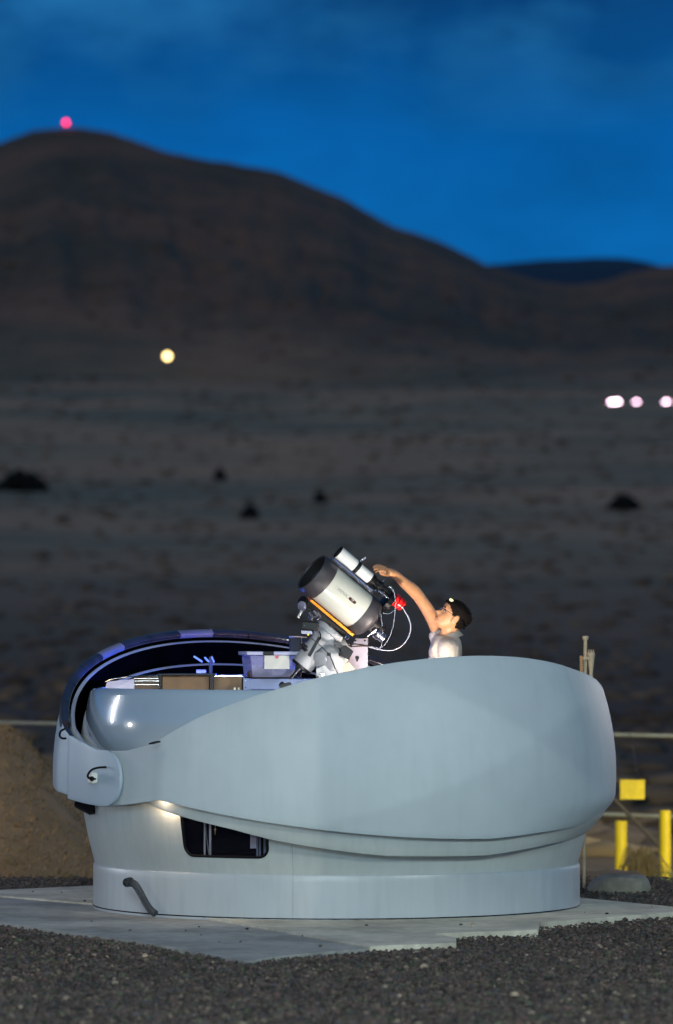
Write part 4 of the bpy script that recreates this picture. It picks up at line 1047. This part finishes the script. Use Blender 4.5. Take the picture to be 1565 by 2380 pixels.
def remesh(mb, name, m, voxel, smooth_it, parent, disp=0):
    o = mb.build(name, m, None, smooth=180); r_ = o.modifiers.new('r', 'REMESH'); r_.mode = 'VOXEL'; r_.voxel_size = voxel; r_.use_smooth_shade = True
    if smooth_it: s = o.modifiers.new('s', 'SMOOTH'); s.factor = .5; s.iterations = smooth_it
    dg = bpy.context.evaluated_depsgraph_get(); me = bpy.data.meshes.new_from_object(o.evaluated_get(dg)); old = o.data; o.modifiers.clear(); o.data = me
    me.shade_smooth(); me.materials.clear(); me.materials.append(m)
    if parent is not None: o.parent = parent; o.matrix_parent_inverse = Matrix.Translation(-parent.location)
    return o


per = thing('person', (.66, 25.23, .03), 'person in a pale short sleeved shirt and glasses, reaching up to the small telescope', 'person')
pel = Vector((.68, 25.23, .95)); bel = Vector((.665, 25.23, 1.12)); che = C2(1085, 1390, 25.23); ucs = C2(1105, 1255, 25.23); nkb = C2(1125, 1130, 25.23); nk2 = C2(1145, 1040, 25.215); nk3 = C2(1185, 930, 25.20)
shR = C2(1020, 1130, 25.385); shL = C2(1150, 1285, 25.085)
elR = C2(735, 600, 25.27); wrR = C2(385, 262, 25.08); faR = C2(640, 480, 25.22)
elL = Vector((.60, 24.98, 1.20)); wrL = Vector((.42, 24.93, 1.10))
palm0 = C2(330, 232, 25.055); palm1 = C2(255, 208, 25.01)
chains = [[(pel, (.15, .11)), (bel, (.115, .085)), (che, (.120, .085)), (ucs, (.095, .068)), (nkb, .058), (nk2, .053), (nk3, .054)],
          [(ucs, .08), (C2(1060, 1190, 25.32), .052), (shR, .048), (C2(900, 850, 25.33), .044), (elR, .037), (faR, .041), (C2(520, 385, 25.15), .034), (wrR, (.027, .032)), (palm0, (.027, .038)), (C2(290, 218, 25.03), (.024, .042)), (palm1, (.019, .042))],
          [(ucs, .08), (C2(1125, 1245, 25.13), .050), (shL, .046), (elL, .042), (wrL, .026), (wrL + Vector((-.08, 0, .01)), (.03, .018))],
          [(pel, .12), (Vector((.69, 25.13, .9)), .09), (Vector((.68, 25.12, .5)), .06), (Vector((.70, 25.12, .09)), .04), (Vector((.58, 25.12, .06)), .035)],
          [(pel, .12), (Vector((.69, 25.33, .9)), .09), (Vector((.68, 25.34, .5)), .06), (Vector((.70, 25.34, .09)), .04), (Vector((.58, 25.34, .06)), .035)]]
body = MB(); to_mb(body, skin_obj(chains)); head_mesh(body)
# fingers: rooted in the palm, reaching up-left onto the guide scope
fing = [((262, 178), (190, 142), (122, 128), (70, 152), 25.045, .0092), ((262, 192), (180, 156), (108, 146), (66, 172), 25.018, .0094), ((258, 206), (178, 174), (112, 172), (78, 202), 24.992, .0092), ((255, 222), (188, 198), (132, 206), (104, 232), 24.968, .0082)]
for (a, b, c, d, Y, r_) in fing:
    to_mb(body, skin_obj([[(C2(*a, Y + .01), r_ * 1.2), (C2(*b, Y - .015), r_ * 1.05), (C2(*c, Y - .04), r_ * .95), (C2(*d, Y - .055), r_ * .8)]]))
to_mb(body, skin_obj([[(C2(330, 245, 25.04), .020), (C2(262, 255, 25.0), .014), (C2(205, 250, 24.955), .010), (C2(160, 238, 24.94), .0082)]]))
# left hand fingers, on the far hidden arm too
hb_ = wrL + Vector((-.09, 0, .01))
for i in range(4): to_mb(body, skin_obj([[(hb_ + Vector((.01, (i - 1.5) * .019, 0)), .0095), (hb_ + Vector((-.045, (i - 1.5) * .021, -.005)), .0085), (hb_ + Vector((-.075, (i - 1.5) * .020, -.028)), .007)]]))
to_mb(body, skin_obj([[(wrL + Vector((-.03, .01, .0)), .012), (wrL + Vector((-.06, .045, .0)), .010), (wrL + Vector((-.09, .055, -.01)), .008)]]))
# ears
for sg in (1, -1):
    k = MB(); n = 16; vs = []; fs = []
    c = HPt(-.008, sg * .071, -.018)
    for j in range(3):
        for i in range(n):
            a = 2 * math.pi * i / n; rx = (.017, .019, .012)[j]; rz = (.029, .032, .021)[j] * (1.05 if math.sin(a) > 0 else .95)
            vs.append(c + HD * (rx * math.cos(a) - .004 * math.sin(a)) + HU * rz * math.sin(a) + HL * sg * (0, .012, .016)[j] + HD * -(0, .004, .005)[j])
    for j in range(2):
        for i in range(n): fs.append((j * n + i, j * n + (i + 1) % n, (j + 1) * n + (i + 1) % n, (j + 1) * n + i))
    fs.append(tuple(range(n))); fs.append(tuple(range(2 * n, 3 * n))); body.add(vs, fs)
remesh(body, 'body', M['skin'], .0042, 3, per)
# hair
def hairfilt(x, y, z):
    lim = lerp_t(x, [(-.06, -.072), (-.035, -.062), (-.030, -.03), (-.022, .006), (.018, -.004), (.024, .012), (.045, .034), (.056, .046), (.07, .053), (.1, .060)])
    return z > lim + .003 * math.sin(x * 500)
hm = MB(); head_mesh(hm, .010, hairfilt, 90, 110)
o = hm.build('hair', M['hair'], per, smooth=180)
for v in o.data.vertices:
    nn = mnoise.noise(v.co * 90); v.co += (v.co - HO).normalized() * nn * .0035
s = o.modifiers.new('t', 'SOLIDIFY'); s.thickness = .010; s.offset = -1
k = MB(); k.tube([HPt(.096, -.018, -.067), HPt(.1015, 0, -.066), HPt(.096, .018, -.067), HPt(.086, .026, -.068)], .0028, 6); k.build('lips', mat('lips', (.30, .09, .07), .5), per)
# eyes and brows
for sg in (1, -1):
    k = MB(); k.ball(HPt(.070, sg * .030, .001), .0105, 8); k.build('eye', mat('eye white', (.10, .07, .06), .3) if sg == 1 else bpy.data.materials['eye white'], per)
    k = MB(); k.tube([HPt(.087, sg * .015, .018), HPt(.087, sg * .03, .023), HPt(.078, sg * .045, .020)], .0032, 6); k.build('eyebrow', M['hair'], per)
# shirt
def infl(p, r_, k): return (p, tuple(c + k for c in (r_ if isinstance(r_, tuple) else (r_, r_))))
sh = MB(); K = .014
to_mb(sh, skin_obj([[infl(pel, (.15, .115), K), infl(bel, (.135, .115), K), infl(che, (.145, .108), K), infl(ucs, (.115, .085), K), infl(C2(1118, 1170, 25.23), .062, .008)],
                    [infl(ucs, .09, K), infl(C2(1060, 1190, 25.32), .066, K), infl(shR, .060, K), infl(C2(960, 985, 25.36), .056, .012)],
                    [infl(ucs, .09, K), infl(C2(1125, 1245, 25.13), .062, K), infl(shL, .062, K), infl((shL + elL) / 2 + Vector((.01, 0, 0)), .052, .014)]]))
shirt = remesh(sh, 'shirt', M['shirt'], .006, 5, per)
for v in shirt.data.vertices:
    f = mnoise.noise(Vector((v.co.x * 16, v.co.y * 9, v.co.z * 11))) * .007 + mnoise.noise(Vector((v.co.x * 34, v.co.y * 20, v.co.z * 22))) * .003
    d = Vector((v.co.x - .66, v.co.y - 25.23, 0)).normalized(); v.co += d * f
# collar
cl_ = MB(); n = 40; vs = []; fs = []
na_ = (nk2 - nkb).normalized(); na_ = Vector((-.36, 0, .93)); cn_ = C2(1132, 1125, 25.228); fwd = Vector((-1, 0, 0)); fwd = (fwd - na_ * fwd.dot(na_)).normalized(); sd = na_.cross(fwd)
for i in range(n + 1):
    a = R(16) + (2 * math.pi - R(32)) * i / n; d = fwd * math.cos(a) + sd * math.sin(a); fr = max(0, math.cos(a))
    vs.append(cn_ + d * (.064) - na_ * (.012 + .02 * fr)); vs.append(cn_ + d * .070 + na_ * (.014 - .014 * fr)); vs.append(cn_ + d * (.082 + .022 * fr) - na_ * (.022 + .045 * fr))
for i in range(n):
    for j in (0, 1): fs.append((3 * i + j, 3 * i + j + 1, 3 * i + 4 + j, 3 * i + 3 + j))
cl_.add(vs, fs); o = cl_.build('collar', M['shirt'], per, smooth=60); s = o.modifiers.new('t', 'SOLIDIFY'); s.thickness = .004
# trousers and shoes
tr = MB(); to_mb(tr, skin_obj([[(pel + Vector((0, 0, .03)), (.165, .125)), (pel, (.165, .13)), (Vector((.69, 25.13, .86)), .105), (Vector((.68, 25.12, .5)), .08), (Vector((.70, 25.12, .14)), .062)], [(pel, .14), (Vector((.69, 25.33, .86)), .105), (Vector((.68, 25.34, .5)), .08), (Vector((.70, 25.34, .14)), .062)]])); tr.build('trousers', M['trouser'], per, smooth=180)
for yy in (25.12, 25.34):
    k = MB(); k.ball((.645, yy, .075), .15, 12, sc=(1, .36, .34)); k.build('shoe', M['black'], per)

gsr = thing('glasses', HPt(.09, 0, 0), 'thin framed glasses worn by the person', 'glasses')
for sg in (1, -1):
    k = MB(); pts = [HPt(.102 - .010 * abs(math.cos(a)), sg * (.033 + .023 * math.cos(a)), .001 + .018 * math.sin(a)) for a in [2 * math.pi * i / 20 for i in range(21)]]; k.tube(pts, .0016, 6, sm=1); rm = k.build('rim', M['rubber'], gsr)
    k = MB(); k.add([Vector(p) for p in pts[:-1]], [tuple(range(20))]); k.build('lens', mat('lens glass', (.5, .55, .6), .05, alpha=.22) if sg == 1 else bpy.data.materials['lens glass'], rm, smooth=0)
    k = MB(); k.tube([HPt(.095, sg * .056, .006), HPt(.07, sg * .076, .006), HPt(.0, sg * .083, .004), HPt(-.02, sg * .078, -.012)], .0018, 6); k.build('temple', M['rubber'], gsr)
k = MB(); k.tube([HPt(.100, .011, .004), HPt(.105, 0, .008), HPt(.100, -.011, .004)], .0016, 6); k.build('bridge', M['rubber'], gsr)

hl = thing('headlamp', HPt(.09, 0, .08), 'small yellow headlamp on a pale band around the head', 'headlamp')
k = MB(); c = C2(1166, 616, 25.165); k.box(c, HD * .012, HL * .009, HU * .008); k.build('lamp_body', M['headled'], hl, bevel=.003)
k = MB(); pts = []
for i in range(33):
    a = 2 * math.pi * i / 32; ca_, sa_ = math.cos(a), math.sin(a); zz = .0 + .078 * (ca_ * .5 + .5) + (-.03) * (1 - (ca_ * .5 + .5))
    hx_ = (lerp_t(zz, XF) + lerp_t(zz, XB)) / 2; cx_ = (lerp_t(zz, XF) - lerp_t(zz, XB)) / 2
    pts.append((zz, HPt(cx_ + (hx_ + .017) * ca_, (lerp_t(zz, WW) + .015) * sa_, zz)))
vs = []; fs = []
for zz, p in pts: vs.append(p - HU * .006); vs.append(p + HU * .006)
for i in range(32): fs.append((2 * i, 2 * i + 1, 2 * i + 3, 2 * i + 2))
fs = [f for q_, f in enumerate(fs) if 9 < q_ < 23]
k.add(vs, fs); o = k.build('band', M['rubber'], hl, smooth=60); s = o.modifiers.new('t', 'SOLIDIFY'); s.thickness = .003

# ================================================================== BEYOND THE DOME
# rain gauge post
t = thing('rain_gauge_post', (P(1360, 1480, 27).x, 27, -.05), 'slim beige post with rain gauge cup rising behind the dome', 'rain gauge')
X0 = P(1361, 1500, 27).x
mb = MB(); mb.cyl((X0 - .008, 27, -.06), (X0 - .004, 27, .9), .0095, n=14); mb.cyl((X0 - .004, 27, .9), (X0, 27, 1.54), .011, n=14); mb.build('pole', M['beige'], t)
mb = MB(); mb.lathe((X0, 27, 1.53), (0, 0, 1), [(0, .016), (.012, .019), (.024, .019), (.026, .014)], 16); mb.build('top_cap', M['beige'], t)
mb = MB(); a = P(1348, 1600, 26.97); b = P(1355, 1524, 26.97); mb.abox(a.x, b.x, 26.96, 26.985, a.z, b.z); mb.build('wooden_stake', mat('tan wood', (.46, .27, .12), .8, var=.2, scale=30), t)
mb = MB(); c = P(1374, 1518, 26.99); mb.lathe((c.x, 26.99, c.z), (0, 0, -1), [(-.004, .022), (0, .024), (.01, .024), (.11, .013), (.2, .011)], 20); mb.build('gauge_cup', M['beige'], t)
mb = MB()
for dx in (-.014, 0, .014): mb.cyl((c.x + dx, 26.985, c.z), (c.x + dx, 26.985, c.z + .022), .0035, n=8)
mb.build('cup_prong', M['beige'], t)
mb = MB(); mb.box((X0 + .004, 26.975, P(1361, 1530, 27).z), (.02, 0, 0), (0, .006, 0), (0, 0, .008)); mb.lathe((X0 + .004, 26.97, P(1361, 1530, 27).z), (0, -1, 0), [(0, .006), (.008, .006)], 8); mb.build('clamp', M['beige'], t)

# pipe fence
fen = thing('pipe_fence', (0, 38.8, -.5), 'pale pipe rail fence running across behind the dome', 'fence')
def fy(X): return 38.85 - X * .925 if abs(X) < 30 else 38.85
def fp(px, z):
    X = 0
    for _ in range(30): Y = fy(X); X = (px - PX0) / FPX * Y
    return Vector((X, Y, z))


a0 = Vector((-8, fy(-8), .715)); a1 = Vector((8, fy(8), .715))
mb = MB(); mb.cyl(a0, a1, .019, n=12); mb.build('top_rail', M['pipe'], fen)
mb = MB(); mb.cyl(Vector((a0.x, a0.y, .035)), Vector((a1.x, a1.y, .035)), .019, n=12); mb.build('bottom_rail', M['pipe'], fen)
for X in (-8, -5.6, -3.9, -1.3, 1.0, 3.9, 6.0, 8):
    mb = MB(); mb.cyl((X, fy(X), -.6), (X, fy(X), .73), .022, n=12); mb.build('post', M['pipe'], fen)
pa_ = P(1400, 1830, 35.8); pb_ = P(1560, 1995, 35.6)
mb = MB(); mb.cyl(pa_, pb_, .017, n=10); mb.build('diagonal_brace', M['steel'], fen, )
bpy.data.objects[mb and 'diagonal_brace'].data.materials[0] = mat('dull pipe', (.07, .06, .045), .6)

sg_ = P(1470, 1835, 35.2)
t = thing('yellow_sign', (sg_.x, 35.25, -.5), 'plain bright yellow rectangular sign behind the dome, above the bollards', 'sign')
mb = MB(); a = P(1441.5, 1858, 35.2); b = P(1499, 1812, 35.2); mb.abox(a.x, b.x, 35.19, 35.2, a.z, b.z); mb.build('sign_plate', M['yellow'], t, bevel=.003)
for dx in (-.07, .07):
    mb = MB(); mb.cyl((sg_.x + dx, 35.22, .28), (sg_.x + dx, fy(sg_.x + dx) - .03, .72), .004, n=6); mb.build('hanging_wire', M['steel'], t)


def bollard(px, ytop, Y, wd, label):
    c = P(px, ytop, Y); t = thing('yellow_bollard', (c.x, Y, -.52), label, 'bollard', 'yellow bollards right of the dome'); r_ = wd / 2 / FPX * Y
    mb = MB(); mb.lathe((c.x, Y, -.6), (0, 0, 1), [(0, r_), (c.z + .6 - .01, r_)], 28); mb.build('post', M['yellow'], t)
    mb = MB(); mb.lathe((c.x, Y, c.z - .01), (0, 0, 1), [(0, r_), (.005, r_ * .97), (.009, r_ * .85)], 28); mb.build('domed_cap', M['yellow'], t)


bollard(1443.5, 1907, 36.5, 27.5, 'shorter yellow bollard, nearer the dome')
bollard(1546, 1883, 35.0, 26.5, 'taller yellow bollard, at the right edge of the photo')

# stone block, soil, dead plant, weed
t = thing('flat_stone', G(1442, 2064, -.04), 'low grey flat topped stone lying on the gravel right of the dome', 'stone')
def rock(pts_top, pts_bot, Yf, d, seed):
    mb = MB(); n = 22; lay = []
    a = P(1371, 2060, Yf); b = P(1516, 2060, Yf); w_ = b.x - a.x; vs = []; fs = []
    prof = [(0, 1.0, .0), (.35, 1.02, .4), (.7, .99, .75), (.92, .92, .95), (1, .8, 1.0)]
    for (q, k, h) in prof:
        for i in range(n):
            th = 2 * math.pi * i / n; c_, s_ = math.cos(th), math.sin(th); sx = math.copysign(abs(c_) ** .55, c_); sy = math.copysign(abs(s_) ** .55, s_)
            nn = mnoise.noise(Vector((c_ * 2 + seed, s_ * 2, q * 2))) * .03
            hh_ = (.118 - .03 * sst(sx, -.2, -1.) * (1 if sx < 0 else 0) - .012 * max(0, sx)) * h
            if sx < -.3: kk = k * (1 - .22 * h * (-sx - .3))
            else: kk = k
            vs.append(((a.x + b.x) / 2 + (sx * kk * w_ / 2) + nn * .4, Yf + d / 2 + sy * k * d / 2, -.05 + hh_ + nn * .3 * h))
    for j in range(len(prof) - 1):
        for i in range(n): fs.append((j * n + i, j * n + (i + 1) % n, (j + 1) * n + (i + 1) % n, (j + 1) * n + i))
    fs.append(tuple(range((len(prof) - 1) * n, len(prof) * n))); mb.add(vs, fs); return mb


rock(None, None, 26.6, .5, 3).build('stone', M['stone'], t, smooth=40)
mb = MB(); c = P(1460, 2010, 29.5)
vs = []; fs = []
for j in range(9):
    for i in range(30):
        X = c.x - .55 + 1.0 * i / 29; Y = 28.4 + 2.0 * j / 8
        vs.append((X, Y, -.3 + .26 * math.sin(math.pi * j / 8) * sst(i, 0, 5) * (1 - sst(i, 17, 23)) + mnoise.noise(Vector((X * 7, Y * 3, 0))) * .03))
for j in range(8):
    for i in range(29): k = j * 30 + i; fs.append((k, k + 1, k + 31, k + 30))
mb.add(vs, fs); tag(mb.build('soil_mound', M['dirt'], smooth=180), kind='structure')
# ground patch at the bollards, lamplight painted in as a paler colour
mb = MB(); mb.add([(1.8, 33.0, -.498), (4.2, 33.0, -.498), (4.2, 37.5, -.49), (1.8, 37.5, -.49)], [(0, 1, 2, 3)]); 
tag(mb.build('lit_ground_patch', mat('lamplit ground', (.30, .24, .14), .9, var=.4, scale=2, bump=.5, bscale=8), smooth=0), kind='structure')

t = thing('dead_plant', P(1480, 2015, 34.2), 'drooping dead tan plant between the two yellow bollards', 'plant')
mb = MB(); base = Vector((P(1484, 2010, 34.2).x, 34.2, -.45))
for i in range(95):
    a = random.uniform(0, 6.28); h = random.uniform(.10, .34); o_ = random.uniform(.02, .09); lean = random.choice((-.05, .03, .10))
    p1 = base + Vector((math.cos(a) * .03 + lean * .3, math.sin(a) * .03, h * .7)); p2 = base + Vector((math.cos(a) * o_ + lean, math.sin(a) * o_, h)); p3 = base + Vector((math.cos(a) * (o_ + .05) + lean * 1.6, math.sin(a) * (o_ + .03), h * random.uniform(-.1, .6)))
    mb.tube([base + Vector((math.cos(a) * .02, math.sin(a) * .02, 0)), p1, p2, p3], .0045, 4, sm=3)
mb.build('drooping_leaves', M['deadplant'], t, smooth=0)
t = thing('green_weed', P(1520, 2015, 34.6), 'small bright green weed at the foot of the taller bollard', 'weed')
mb = MB()
for i in range(420):
    c = P(1500 + random.random() * 62, 1998 + random.random() * 24, 34.7 + random.random() * .8); c.z = -.48 + random.random() ** 1.6 * .13
    e1 = Vector((random.gauss(0, 1), random.gauss(0, 1), random.gauss(0, 1))).normalized() * .018; e2 = e1.orthogonal().normalized() * .008; mb.add([c - e1, c + e2, c + e1, c - e2], [(0, 1, 2, 3)])
mb.build('leaves', M['weed'], t, smooth=0)
